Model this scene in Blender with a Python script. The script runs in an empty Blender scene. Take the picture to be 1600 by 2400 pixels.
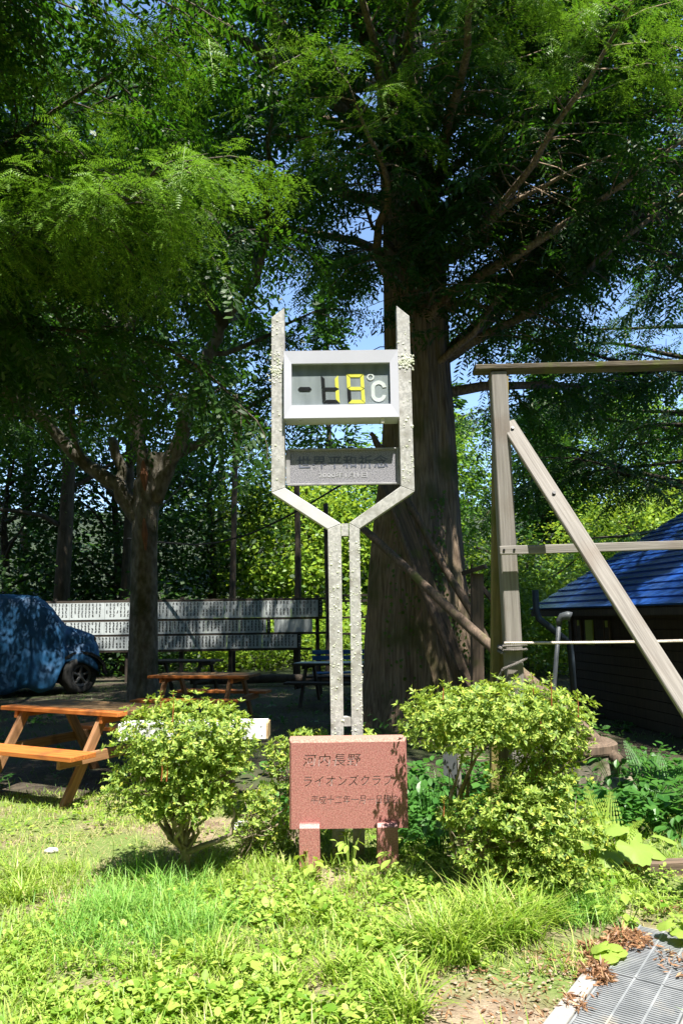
import bpy, math, random
import numpy as np
from mathutils import Vector, Matrix, noise as mnoise

random.seed(7); RNG = np.random.default_rng(7)
rad = math.radians
S = bpy.context.scene
COL = S.collection

# ------------------------------------------------------------------ camera
PITCH, ROLL, FPX, EYE = rad(8.2), rad(0.8), 1733.0, 1.45
Fw = Vector((0, math.cos(PITCH), math.sin(PITCH)))
U0 = Vector((0, -math.sin(PITCH), math.cos(PITCH))); R0 = Vector((1, 0, 0))
Rt = R0 * math.cos(ROLL) - U0 * math.sin(ROLL)
Up = U0 * math.cos(ROLL) + R0 * math.sin(ROLL)
cam = bpy.data.cameras.new('camera'); camo = bpy.data.objects.new('camera', cam); COL.objects.link(camo)
cam.sensor_fit = 'VERTICAL'; cam.sensor_height = 36.0; cam.lens = 36.0 * FPX / 2400.0
cam.clip_start = 0.05; cam.clip_end = 2000
Mc = Matrix((Rt, Up, -Fw)).transposed().to_4x4(); Mc.translation = (0, 0, EYE)
camo.matrix_world = Mc
S.camera = camo

# ------------------------------------------------------------------ sky and sun
SUN_EL, SUN_AZ = rad(66), rad(22)          # sun behind the photographer, to the right
W = bpy.data.worlds.new('World'); S.world = W; W.use_nodes = True
nt = W.node_tree; nt.nodes.clear()
sk = nt.nodes.new('ShaderNodeTexSky'); sk.sky_type = 'NISHITA'; sk.sun_disc = False
sk.sun_elevation = SUN_EL; sk.sun_rotation = rad(158); sk.altitude = 800; sk.air_density = 1.0; sk.dust_density = 0.15; sk.ozone_density = 2.6
bg = nt.nodes.new('ShaderNodeBackground'); bg.inputs[1].default_value = 0.115
wo = nt.nodes.new('ShaderNodeOutputWorld')
nt.links.new(sk.outputs[0], bg.inputs[0]); nt.links.new(bg.outputs[0], wo.inputs[0])
sun = bpy.data.lights.new('sun', 'SUN'); sun.energy = 5.0; sun.angle = rad(0.5); sun.color = (1.0, 0.95, 0.86)
suno = bpy.data.objects.new('sun', sun); COL.objects.link(suno)
to_sun = Vector((math.sin(SUN_AZ) * math.cos(SUN_EL), -math.cos(SUN_AZ) * math.cos(SUN_EL), math.sin(SUN_EL)))
suno.rotation_euler = to_sun.to_track_quat('Z', 'Y').to_euler(); suno.location = to_sun * 40
S.view_settings.view_transform = 'Standard'; S.view_settings.look = 'None'
S.view_settings.gamma = 1.0; S.view_settings.use_curve_mapping = False
S.view_settings.exposure = 1.55
cy = S.cycles
cy.use_denoising = True; cy.max_bounces = 8; cy.diffuse_bounces = 4; cy.transmission_bounces = 6
cy.transparent_max_bounces = 8; cy.caustics_reflective = False; cy.caustics_refractive = False
cy.sample_clamp_indirect = 6.0

# ------------------------------------------------------------------ helpers: places
def ray(x, y):
    return Fw + Rt * ((x - 800) / FPX) + Up * ((1200 - y) / FPX)
def at(x, y, Y):                      # the point of the place seen at pixel x, y at depth Y
    d = ray(x, y); t = Y / d.y
    return Vector((d.x * t, Y, EYE + d.z * t))
def gnd(x, y, z=0.0):
    d = ray(x, y); t = (z - EYE) / d.z
    return Vector((d.x * t, d.y * t, z))
def terrain(x, y):
    z = 0.0
    if y > 21: z += min((y - 21) * 0.22, 14) + 0.0
    return z

# ------------------------------------------------------------------ helpers: materials
MATS = {}
def nodes_of(name):
    m = bpy.data.materials.new(name); m.use_nodes = True; n = m.node_tree
    b = n.nodes['Principled BSDF']; MATS[name] = m
    return m, n, b
def mat(name, c1, c2=None, scale=8.0, rough=0.7, metal=0.0, bump=0.0, bscale=None, stretch=(1, 1, 1),
        c3=None, s3=2.0, detail=6, lo=0.35, hi=0.65, spec=0.4, lo3=0.5, hi3=0.7, coords='Object', bdist=0.01):
    m, n, b = nodes_of(name)
    b.inputs['Roughness'].default_value = rough; b.inputs['Metallic'].default_value = metal
    b.inputs['Specular IOR Level'].default_value = spec
    tc = n.nodes.new('ShaderNodeTexCoord'); mp = n.nodes.new('ShaderNodeMapping')
    mp.inputs['Scale'].default_value = stretch
    n.links.new(tc.outputs[coords], mp.inputs[0])
    out = None
    if c2 is None:
        b.inputs['Base Color'].default_value = (*c1, 1)
    else:
        nz = n.nodes.new('ShaderNodeTexNoise'); nz.inputs['Scale'].default_value = scale; nz.inputs['Detail'].default_value = detail
        n.links.new(mp.outputs[0], nz.inputs[0])
        cr = n.nodes.new('ShaderNodeValToRGB'); e = cr.color_ramp.elements
        e[0].position = lo; e[0].color = (*c1, 1); e[1].position = hi; e[1].color = (*c2, 1)
        n.links.new(nz.outputs['Fac'], cr.inputs[0]); out = cr.outputs[0]
        if c3 is not None:
            n3 = n.nodes.new('ShaderNodeTexNoise'); n3.inputs['Scale'].default_value = s3; n3.inputs['Detail'].default_value = 5
            n.links.new(tc.outputs[coords], n3.inputs[0])
            r3 = n.nodes.new('ShaderNodeValToRGB'); r3.color_ramp.elements[0].position = lo3; r3.color_ramp.elements[1].position = hi3
            n.links.new(n3.outputs['Fac'], r3.inputs[0])
            mx = n.nodes.new('ShaderNodeMix'); mx.data_type = 'RGBA'
            n.links.new(r3.outputs[0], mx.inputs['Factor']); n.links.new(out, mx.inputs['A']); mx.inputs['B'].default_value = (*c3, 1)
            out = mx.outputs['Result']
        n.links.new(out, b.inputs['Base Color'])
    if bump > 0:
        nb = n.nodes.new('ShaderNodeTexNoise'); nb.inputs['Scale'].default_value = bscale or scale * 2; nb.inputs['Detail'].default_value = 8
        n.links.new(mp.outputs[0], nb.inputs[0])
        bp = n.nodes.new('ShaderNodeBump'); bp.inputs['Strength'].default_value = bump; bp.inputs['Distance'].default_value = bdist
        n.links.new(nb.outputs['Fac'], bp.inputs['Height']); n.links.new(bp.outputs[0], b.inputs['Normal'])
    return m
def leafmat(name, c1, c2, trans, tfac=0.35, rough=0.45, c3=None, spec=0.3):
    m = bpy.data.materials.new(name); m.use_nodes = True; n = m.node_tree; n.nodes.clear(); MATS[name] = m
    o = n.nodes.new('ShaderNodeOutputMaterial'); g = n.nodes.new('ShaderNodeNewGeometry')
    cr = n.nodes.new('ShaderNodeValToRGB'); e = cr.color_ramp.elements
    e[0].color = (*c1, 1); e[1].color = (*c2, 1); e[1].position = 0.85 if c3 else 1.0
    if c3:
        k = e.new(0.97); k.color = (*c3, 1)
    n.links.new(g.outputs['Random Per Island'], cr.inputs[0])
    p = n.nodes.new('ShaderNodeBsdfPrincipled'); p.inputs['Roughness'].default_value = rough; p.inputs['Specular IOR Level'].default_value = spec
    n.links.new(cr.outputs[0], p.inputs['Base Color'])
    t = n.nodes.new('ShaderNodeBsdfTranslucent')
    mu = n.nodes.new('ShaderNodeMix'); mu.data_type = 'RGBA'; mu.blend_type = 'MIX'; mu.inputs['Factor'].default_value = 0.75
    n.links.new(cr.outputs[0], mu.inputs['A']); mu.inputs['B'].default_value = (*trans, 1)
    n.links.new(mu.outputs['Result'], t.inputs[0])
    ms = n.nodes.new('ShaderNodeMixShader'); ms.inputs[0].default_value = tfac
    n.links.new(p.outputs[0], ms.inputs[1]); n.links.new(t.outputs[0], ms.inputs[2]); n.links.new(ms.outputs[0], o.inputs[0])
    return m

# ------------------------------------------------------------------ helpers: meshes and things
ROOTM = {}
def tag(o, label, cat, group=None, kind=None):
    if label: o['label'] = label
    if cat: o['category'] = cat
    if group: o['group'] = group
    if kind: o['kind'] = kind
    return o
def thing(name, label, cat, loc=(0, 0, 0), rotz=0.0, group=None):
    o = bpy.data.objects.new(name, None); COL.objects.link(o)
    o.location = loc; o.rotation_euler = (0, 0, rotz); o.empty_display_size = 0.1
    ROOTM[o.name] = Matrix.Translation(Vector(loc)) @ Matrix.Rotation(rotz, 4, 'Z')
    return tag(o, label, cat, group)
def wm(o):                              # world matrix of an object built here
    if o is None: return Matrix.Identity(4)
    return ROOTM.get(o.name, Matrix.Identity(4))
def link(name, me, m, parent=None, M=None):
    o = bpy.data.objects.new(name, me); COL.objects.link(o)
    if m is not None and not me.materials: me.materials.append(MATS[m] if isinstance(m, str) else m)
    M = M if M is not None else (wm(parent) if parent else Matrix.Identity(4))
    if parent:
        o.parent = parent; o.matrix_basis = wm(parent).inverted() @ M
    else:
        o.matrix_basis = M
    ROOTM[o.name] = M
    return o
class MB:
    def __init__(s): s.v = []; s.f = []
    def add(s, vs, fs, M=None):
        b = len(s.v)
        s.v += [tuple(M @ Vector(p)) if M else tuple(p) for p in vs]
        s.f += [[b + i for i in q] for q in fs]
        return s
    def box(s, c, d, M=None):
        x, y, z = c; a, b, h = d[0] / 2, d[1] / 2, d[2] / 2
        vs = [(x + i * a, y + j * b, z + k * h) for i in (-1, 1) for j in (-1, 1) for k in (-1, 1)]
        return s.add(vs, [(0, 1, 3, 2), (4, 6, 7, 5), (0, 4, 5, 1), (2, 3, 7, 6), (0, 2, 6, 4), (1, 5, 7, 3)], M)
    def cbox(s, c, d, ch, M=None):       # box with chamfered edges along its longest side and small end chamfers
        x, y, z = c; a, b, h = d[0] / 2, d[1] / 2, d[2] / 2
        ring = lambda zz, q: [(x + sx * (a - (ch if k else 0) - q), y + sy * (b - (0 if k else ch) - q), zz)
                              for sx, sy, k in ((1, -1, 1), (1, -1, 0), (1, 1, 0), (1, 1, 1), (-1, 1, 1), (-1, 1, 0), (-1, -1, 0), (-1, -1, 1))]
        zs = [(z - h, ch * .7), (z - h + ch * .7, 0), (z + h - ch * .7, 0), (z + h, ch * .7)]
        vs = []; fs = []
        for zz, q in zs: vs += ring(zz, q)
        for k in range(3):
            for i in range(8):
                j = (i + 1) % 8; fs.append((k * 8 + i, k * 8 + j, k * 8 + 8 + j, k * 8 + 8 + i))
        fs.append(tuple(range(7, -1, -1))); fs.append(tuple(range(24, 32)))
        return s.add(vs, fs, M)
    def tube(s, pts, rs, n=8, cap=True, jit=0.0):
        pts = [Vector(p) for p in pts]; rs = rs if hasattr(rs, '__len__') else [rs] * len(pts)
        b = len(s.v); ref = Vector((0.31, 0.77, 0.55))
        for i, p in enumerate(pts):
            t = (pts[min(i + 1, len(pts) - 1)] - pts[max(i - 1, 0)]).normalized()
            u = t.cross(ref)
            if u.length < 0.05: u = t.cross(Vector((1, 0, 0)))
            u.normalize(); w = t.cross(u)
            for k in range(n):
                a = 2 * math.pi * k / n; r = rs[i] * (1 + (random.uniform(-jit, jit) if jit else 0))
                s.v.append(tuple(p + u * (math.cos(a) * r) + w * (math.sin(a) * r)))
        for i in range(len(pts) - 1):
            for k in range(n):
                k2 = (k + 1) % n; s.f.append([b + i * n + k, b + i * n + k2, b + (i + 1) * n + k2, b + (i + 1) * n + k])
        if cap:
            s.f.append([b + k for k in range(n - 1, -1, -1)]); e = b + (len(pts) - 1) * n; s.f.append([e + k for k in range(n)])
        return s
    def prism(s, poly, y0, y1, M=None):   # polygon in xz extruded along y
        n = len(poly); vs = [(x, y0, z) for x, z in poly] + [(x, y1, z) for x, z in poly]
        fs = [tuple(range(n)), tuple(range(2 * n - 1, n - 1, -1))]
        fs += [(i, i + n, (i + 1) % n + n, (i + 1) % n) for i in range(n)]
        return s.add(vs, fs, M)
    def mesh(s, name, smooth=False):
        me = bpy.data.meshes.new(name); me.from_pydata(s.v, [], s.f); me.update()
        import bmesh
        bm = bmesh.new(); bm.from_mesh(me); bmesh.ops.recalc_face_normals(bm, faces=bm.faces); bm.to_mesh(me); bm.free()
        if smooth: me.polygons.foreach_set('use_smooth', [True] * len(me.polygons))
        return me
    def build(s, name, m, parent=None, world=True, smooth=False, base=None):
        me = s.mesh(name, smooth)
        if parent:
            M = wm(parent)
            if world: me.transform(M.inverted())
            return link(name, me, m, parent)
        M = Matrix.Translation(Vector(base)) if base is not None else Matrix.Identity(4)
        if base is not None and world: me.transform(M.inverted())
        return link(name, me, m, None, M)
def bar(name, p0, p1, w, d, m, parent=None, side=(0, -1, 0), ch=0.004, taper=1.0, warp=0.0):
    """a timber from p0 to p1: local Z along it, local Y facing `side`"""
    p0, p1 = Vector(p0), Vector(p1); z = (p1 - p0); L = z.length; z.normalize()
    y = Vector(side); y = (y - z * y.dot(z)).normalized(); x = y.cross(z)
    M = Matrix((x, y, z)).transposed().to_4x4(); M.translation = p0
    b = MB().cbox((0, 0, L / 2), (w, d, L), ch)
    if taper != 1.0: b.v = [(v[0] * (1 + (taper - 1) * v[2] / L), v[1] * (1 + (taper - 1) * v[2] / L), v[2]) for v in b.v]
    return link(name, b.mesh(name), m, parent, M)
def raw(name, V, Fq, m, parent=None, kind=None, k=None, M=None, smooth=False):
    """numpy mesh: V (n,3), Fq (m,k)"""
    V = np.asarray(V, np.float32); Fq = np.asarray(Fq, np.int32); k = Fq.shape[1]
    if M is not None:
        A = np.array(M.inverted()); V = V @ A[:3, :3].T.astype(np.float32) + A[:3, 3].astype(np.float32)
    me = bpy.data.meshes.new(name)
    me.vertices.add(len(V)); me.vertices.foreach_set('co', np.ascontiguousarray(V, np.float32).ravel())
    me.loops.add(Fq.size); me.loops.foreach_set('vertex_index', Fq.ravel())
    me.polygons.add(len(Fq)); me.polygons.foreach_set('loop_start', np.arange(0, Fq.size, k, dtype=np.int32))
    if smooth: me.polygons.foreach_set('use_smooth', np.ones(len(Fq), bool))
    me.update(calc_edges=True)
    o = link(name, me, m, parent, M if M is not None else None)
    if kind: o['kind'] = kind
    return o
def scatter(tv, tf, R, T):
    """copies of template (tv, tf) under rotations*scales R (N,3,3) and offsets T (N,3)"""
    tv = np.asarray(tv, np.float32); tf = np.asarray(tf, np.int32)
    V = np.einsum('nij,kj->nki', R.astype(np.float32), tv) + T[:, None, :].astype(np.float32)
    Fq = tf[None] + (np.arange(len(T), dtype=np.int32) * len(tv))[:, None, None]
    return V.reshape(-1, 3), Fq.reshape(-1, tf.shape[1])
def join(parts):
    Vs, Fs, o = [], [], 0
    for V, Fq in parts:
        Vs.append(V); Fs.append(Fq + o); o += len(V)
    return np.concatenate(Vs), np.concatenate(Fs)
def norm(a): return a / np.maximum(np.linalg.norm(a, axis=1, keepdims=True), 1e-6)
def frames(xd, up, sc):
    """frames with x along xd and z near up, scaled"""
    x = norm(xd); y = norm(np.cross(up, x)); z = np.cross(x, y)
    return np.stack([x, y, z], axis=2) * np.asarray(sc)[:, None, None]

# ================================================================== MATERIALS
mat('ground_mat', (0.15, 0.105, 0.07), (0.27, 0.21, 0.145), scale=7, rough=0.95, bump=0.6, bscale=60, c3=(0.12, 0.17, 0.04), s3=1.3, lo3=0.40, hi3=0.56, bdist=0.03)
mat('shade_ground_mat', (0.035, 0.028, 0.019), (0.075, 0.058, 0.038), scale=9, rough=0.95, bump=0.6, bscale=60, c3=(0.05, 0.065, 0.022), s3=1.4, lo3=0.45, hi3=0.62, bdist=0.03)  # ground colour darkened to carry the shade under the trees
mat('hill_mat', (0.012, 0.020, 0.006), (0.030, 0.042, 0.012), scale=1.0, rough=0.95)
mat('steel', (0.28, 0.28, 0.265), (0.46, 0.455, 0.435), scale=60, rough=0.55, metal=0.0, bump=0.25, bscale=90, c3=(0.20, 0.19, 0.165), s3=15, lo3=0.50, hi3=0.74, detail=8, bdist=0.004)
mat('clean_steel', (0.48, 0.48, 0.49), (0.55, 0.55, 0.56), scale=6, rough=0.45, metal=0.0, spec=0.6)
mat('silver_paint', (0.43, 0.44, 0.49), (0.47, 0.48, 0.54), scale=3, rough=0.5, metal=0.0, bump=0.06, bscale=300, bdist=0.001)
mat('lichen_mat', (0.60, 0.61, 0.55), (0.42, 0.45, 0.32), scale=30, rough=0.95, bump=0.8, bscale=160, bdist=0.006)
mat('display_grey', (0.22, 0.24, 0.25), (0.32, 0.345, 0.355), scale=14, rough=0.6, stretch=(1, 1, .25), c3=(0.30, 0.32, 0.32), s3=220, lo3=0.60, hi3=0.70)
mat('segment_dark', (0.005, 0.005, 0.006), (0.02, 0.02, 0.02), scale=90, rough=0.4)
mat('segment_yellow', (0.85, 0.78, 0.10), (0.80, 0.72, 0.08), scale=50, rough=0.5)
mat('white_print', (0.80, 0.80, 0.78), (0.66, 0.67, 0.66), scale=40, rough=0.5)
mat('plaque_grey', (0.15, 0.15, 0.17), (0.35, 0.345, 0.37), scale=160, rough=0.35, detail=3, lo=0.42, hi=0.62, spec=0.5)
mat('plaque_rim', (0.20, 0.20, 0.205), (0.32, 0.32, 0.32), scale=18, rough=0.5)
mat('plaque_letter', (0.13, 0.145, 0.19), (0.085, 0.095, 0.125), scale=20, rough=0.3)
mat('plaque_small', (0.46, 0.46, 0.49), (0.36, 0.36, 0.385), scale=60, rough=0.5)
mat('knob_white', (0.72, 0.70, 0.62), (0.6, 0.58, 0.5), scale=30, rough=0.5)
mat('granite', (0.27, 0.088, 0.082), (0.42, 0.195, 0.172), scale=130, rough=0.5, detail=4, lo=0.40, hi=0.60, c3=(0.13, 0.10, 0.075), s3=210, lo3=0.57, hi3=0.64, spec=0.5, bump=0.03, bscale=300, bdist=0.001)
mat('granite_rough', (0.27, 0.12, 0.09), (0.40, 0.25, 0.20), scale=120, rough=0.8)
mat('granite_cut', (0.17, 0.10, 0.09), (0.46, 0.38, 0.355), scale=60, rough=0.9)
mat('pine_wood', (0.50, 0.17, 0.035), (0.34, 0.10, 0.022), scale=5, rough=0.55, stretch=(9, 9, .7), bump=0.25, bscale=14, c3=(0.12, 0.055, 0.025), s3=3.2, lo3=0.56, hi3=0.72, bdist=0.004)
mat('pine_leg', (0.36, 0.19, 0.085), (0.22, 0.11, 0.05), scale=5, rough=0.7, stretch=(9, 9, .7), bump=0.25, bscale=14, c3=(0.10, 0.06, 0.035), s3=4, lo3=0.55, hi3=0.7, bdist=0.004)
mat('table_top_wood', (0.085, 0.055, 0.030), (0.22, 0.13, 0.05), scale=5, rough=0.6, stretch=(9, 9, .6), bump=0.3, bscale=14, c3=(0.34, 0.13, 0.035), s3=2.3, lo3=0.55, hi3=0.7, bdist=0.004)
mat('grey_wood', (0.28, 0.262, 0.238), (0.14, 0.127, 0.112), scale=9, rough=0.85, stretch=(10, 10, .30), bump=0.5, bscale=14, lo=.25, hi=.78, detail=9, c3=(0.17, 0.14, 0.115), s3=3.1, lo3=0.50, hi3=0.75, bdist=0.006)
mat('green_wood', (0.26, 0.20, 0.07), (0.15, 0.13, 0.045), scale=5, rough=0.9, stretch=(10, 10, .5), bump=0.45, bscale=12, c3=(0.10, 0.12, 0.02), s3=4, bdist=0.006)
mat('old_wood', (0.17, 0.12, 0.085), (0.075, 0.055, 0.04), scale=5, rough=0.9, stretch=(10, 10, .5), bump=0.5, bscale=12, c3=(0.11, 0.12, 0.035), s3=3.5, lo3=0.56, hi3=0.72, bdist=0.006)
mat('dark_wood', (0.035, 0.028, 0.022), (0.06, 0.046, 0.034), scale=5, rough=0.8, stretch=(8, 8, .6), bump=0.3, bscale=12, bdist=0.004)
mat('moss_wood', (0.11, 0.09, 0.062), (0.05, 0.042, 0.028), scale=8, rough=0.95, stretch=(4, 4, .6), bump=0.6, c3=(0.08, 0.095, 0.02), s3=7, lo3=0.52, hi3=0.66, bdist=0.01)
mat('bark_big', (0.11, 0.075, 0.048), (0.36, 0.27, 0.185), scale=7, rough=0.95, stretch=(5, 5, .30), bump=1.0, bscale=9, detail=9, lo=.3, hi=.72, c3=(0.09, 0.095, 0.03), s3=1.6, lo3=0.52, hi3=0.7, bdist=0.03)
mat('bark_grey', (0.10, 0.085, 0.065), (0.22, 0.20, 0.165), scale=9, rough=0.95, stretch=(1.6, 1.6, .8), bump=1.0, bscale=20, c3=(0.06, 0.06, 0.03), s3=3, lo3=0.5, hi3=0.66, bdist=0.02)
mat('bark_bare', (0.28, 0.12, 0.06), (0.16, 0.07, 0.04), scale=8, rough=0.9, stretch=(5, 5, .5), bump=0.6, bdist=0.01)
mat('bark_dark', (0.045, 0.036, 0.027), (0.085, 0.068, 0.05), scale=7, rough=0.95, stretch=(2, 2, .6), bump=0.7, bdist=0.015)
mat('shrub_stem', (0.20, 0.155, 0.10), (0.34, 0.28, 0.20), scale=16, rough=0.9, bump=0.5, c3=(0.11, 0.09, 0.06), s3=14, bdist=0.004)
mat('red_shoot', (0.34, 0.075, 0.03), (0.26, 0.10, 0.04), scale=20, rough=0.6)
mat('tarp_mat', (0.004, 0.052, 0.13), (0.005, 0.080, 0.20), scale=2.5, rough=0.6, bump=0.5, bscale=9, spec=0.5, bdist=0.02)
mat('rubber', (0.015, 0.015, 0.015), (0.03, 0.03, 0.028), scale=20, rough=0.8, bump=0.3)
mat('rim_metal', (0.10, 0.10, 0.10), (0.07, 0.07, 0.07), scale=20, rough=0.5, metal=0.3)
mat('car_white', (0.42, 0.42, 0.40), (0.34, 0.34, 0.32), scale=6, rough=0.4)
mat('car_dark', (0.012, 0.012, 0.013), (0.02, 0.02, 0.02), scale=6, rough=0.6)
mat('panel_white', (0.50, 0.545, 0.55), (0.42, 0.46, 0.465), scale=3, rough=0.5)
mat('ink', (0.02, 0.022, 0.022))
mat('label_black', (0.012, 0.012, 0.013), rough=0.5)
mat('roof_blue', (0.012, 0.055, 0.25), (0.02, 0.085, 0.36), scale=1.2, rough=0.22, metal=0.0, spec=0.7, bump=0.12, bscale=5, c3=(0.03, 0.07, 0.20), s3=2.2, bdist=0.02)
mat('pvc_grey', (0.095, 0.105, 0.11), (0.075, 0.082, 0.09), scale=10, rough=0.45)
mat('pvc_dark', (0.03, 0.045, 0.06), (0.04, 0.055, 0.07), scale=10, rough=0.5)
mat('rope_mat', (0.62, 0.56, 0.50), (0.44, 0.38, 0.34), scale=60, rough=0.9)
mat('rope_old', (0.20, 0.18, 0.17), (0.12, 0.11, 0.10), scale=60, rough=0.9)
mat('cable_black', (0.012, 0.012, 0.012), rough=0.5)
mat('white_board', (0.78, 0.78, 0.80), (0.68, 0.68, 0.69), scale=5, rough=0.6, c3=(0.5, 0.5, 0.5), s3=9, lo3=0.64, hi3=0.8)
mat('board_end', (0.55, 0.42, 0.22), (0.30, 0.18, 0.09), scale=30, rough=0.8)
mat('blue_paint', (0.02, 0.10, 0.30), (0.03, 0.14, 0.36), scale=8, rough=0.5, stretch=(6, 6, .5))
mat('galvanised', (0.22, 0.235, 0.25), (0.32, 0.335, 0.35), scale=14, rough=0.45, metal=0.25, c3=(0.36, 0.33, 0.28), s3=7, lo3=0.58, hi3=0.75)
mat('concrete', (0.24, 0.235, 0.22), (0.33, 0.325, 0.305), scale=12, rough=0.9, bump=0.3, bscale=80, c3=(0.32, 0.29, 0.24), s3=5, bdist=0.006)
mat('stone_dark', (0.12, 0.11, 0.085), (0.22, 0.19, 0.14), scale=9, rough=0.95, bump=0.7, c3=(0.07, 0.09, 0.025), s3=6, bdist=0.02)
mat('stone_pale', (0.58, 0.57, 0.54), (0.42, 0.40, 0.36), scale=12, rough=0.9, bump=0.5, bdist=0.01)
mat('drain_black', (0.006, 0.006, 0.006), rough=1.0)
mat('yellow_board', (0.34, 0.42, 0.07), (0.28, 0.36, 0.06), scale=10, rough=0.7)
mat('sign_wood', (0.05, 0.04, 0.03), (0.08, 0.065, 0.05), scale=9, rough=0.8)
mat('moss', (0.10, 0.14, 0.015), (0.20, 0.22, 0.03), scale=40, rough=1.0, bump=1.0, bdist=0.02)
mat('soil_clod', (0.20, 0.145, 0.10), (0.34, 0.27, 0.20), scale=30, rough=0.95)
leafmat('litter_leaf', (0.11, 0.055, 0.03), (0.32, 0.17, 0.085), (0.4, 0.22, 0.08), 0.12, c3=(0.42, 0.30, 0.17))
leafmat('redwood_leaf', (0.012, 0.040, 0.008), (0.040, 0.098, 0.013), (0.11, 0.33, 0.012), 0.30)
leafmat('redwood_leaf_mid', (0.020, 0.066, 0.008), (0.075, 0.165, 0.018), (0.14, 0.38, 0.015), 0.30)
leafmat('redwood_leaf_sunlit', (0.050, 0.14, 0.010), (0.20, 0.33, 0.040), (0.24, 0.48, 0.025), 0.28, spec=.15)  # lit copy of redwood_leaf: sunlight put into the near boughs' colour
leafmat('cedar_leaf', (0.016, 0.048, 0.014), (0.05, 0.11, 0.022), (0.10, 0.26, 0.02), 0.25)
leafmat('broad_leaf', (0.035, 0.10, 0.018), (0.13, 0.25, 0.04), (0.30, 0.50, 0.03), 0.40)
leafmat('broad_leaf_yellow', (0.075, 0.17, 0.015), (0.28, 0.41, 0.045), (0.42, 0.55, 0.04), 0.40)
leafmat('broad_leaf_dark', (0.010, 0.034, 0.007), (0.036, 0.080, 0.012), (0.09, 0.24, 0.015), 0.30)  # darker copy of broad_leaf: background shade put into the leaf colour
leafmat('azalea_leaf', (0.040, 0.105, 0.012), (0.34, 0.45, 0.085), (0.42, 0.58, 0.03), 0.30, rough=0.5, c3=(0.38, 0.40, 0.06), spec=0.25)
leafmat('grass_light', (0.13, 0.26, 0.025), (0.33, 0.43, 0.08), (0.44, 0.66, 0.04), 0.35, c3=(0.50, 0.46, 0.20))
leafmat('grass_blue', (0.10, 0.27, 0.035), (0.28, 0.45, 0.10), (0.30, 0.62, 0.07), 0.35)
leafmat('grass_dry', (0.30, 0.28, 0.11), (0.50, 0.44, 0.22), (0.5, 0.5, 0.2), 0.25)
leafmat('weed_leaf', (0.10, 0.22, 0.018), (0.38, 0.48, 0.10), (0.50, 0.70, 0.05), 0.35, rough=0.5)
leafmat('fern_leaf', (0.16, 0.26, 0.03), (0.30, 0.40, 0.07), (0.50, 0.66, 0.08), 0.38)
leafmat('big_leaf', (0.16, 0.28, 0.04), (0.30, 0.42, 0.09), (0.50, 0.66, 0.10), 0.35, rough=0.55)
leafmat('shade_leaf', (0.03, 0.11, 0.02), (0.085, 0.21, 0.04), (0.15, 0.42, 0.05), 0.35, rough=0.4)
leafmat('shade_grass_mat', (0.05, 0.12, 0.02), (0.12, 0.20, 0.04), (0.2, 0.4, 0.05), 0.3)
leafmat('ivy_leaf', (0.05, 0.11, 0.02), (0.11, 0.18, 0.03), (0.2, 0.4, 0.04), 0.25)

# ================================================================== SETTING: ground
def build_ground():
    xs = np.concatenate([np.linspace(-300, -12, 14), np.linspace(-11.5, -3.2, 16), np.linspace(-3, 3, 76), np.linspace(3.2, 12, 16), np.linspace(13, 300, 14)])
    ys = np.concatenate([np.linspace(-60, -1, 8), np.linspace(0, 2.4, 6), np.linspace(2.5, 8, 80), np.linspace(8.3, 20, 26)])
    V = np.zeros((len(ys), len(xs), 3), np.float32)
    for j, y in enumerate(ys):
        for i, x in enumerate(xs):
            z = terrain(x, y)
            if 2 < y < 9 and abs(x) < 4:
                z += 0.022 * (mnoise.noise(Vector((x * 1.7, y * 1.7, 3))) - 0.1) + 0.010 * mnoise.noise(Vector((x * 7, y * 7, 9)))
            V[j, i] = (x, y, z)
    nx = len(xs); idx = np.arange(len(ys) * nx).reshape(len(ys), nx)
    Fq = np.stack([idx[:-1, :-1], idx[:-1, 1:], idx[1:, 1:], idx[1:, :-1]], axis=-1).reshape(-1, 4)
    o = raw('ground', V.reshape(-1, 3), Fq, 'ground_mat', kind='structure', smooth=True)
    return o
ground = build_ground()
def build_hill():
    xs = np.concatenate([np.linspace(-300, -26, 10), np.linspace(-25, 25, 40), np.linspace(26, 300, 10)]); ys = np.concatenate([np.linspace(20, 90, 50), np.linspace(95, 500, 12)])
    V = np.array([(x, y, terrain(x, y) + (.25 * mnoise.noise(Vector((x * .4, y * .4, 1))) if y > 22 else 0)) for y in ys for x in xs], np.float32)
    idx = np.arange(len(ys) * len(xs)).reshape(len(ys), len(xs)); Fq = np.stack([idx[:-1, :-1], idx[:-1, 1:], idx[1:, 1:], idx[1:, :-1]], axis=-1).reshape(-1, 4)
    raw('hillside', V, Fq, 'hill_mat', kind='structure', smooth=True)
build_hill()
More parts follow.
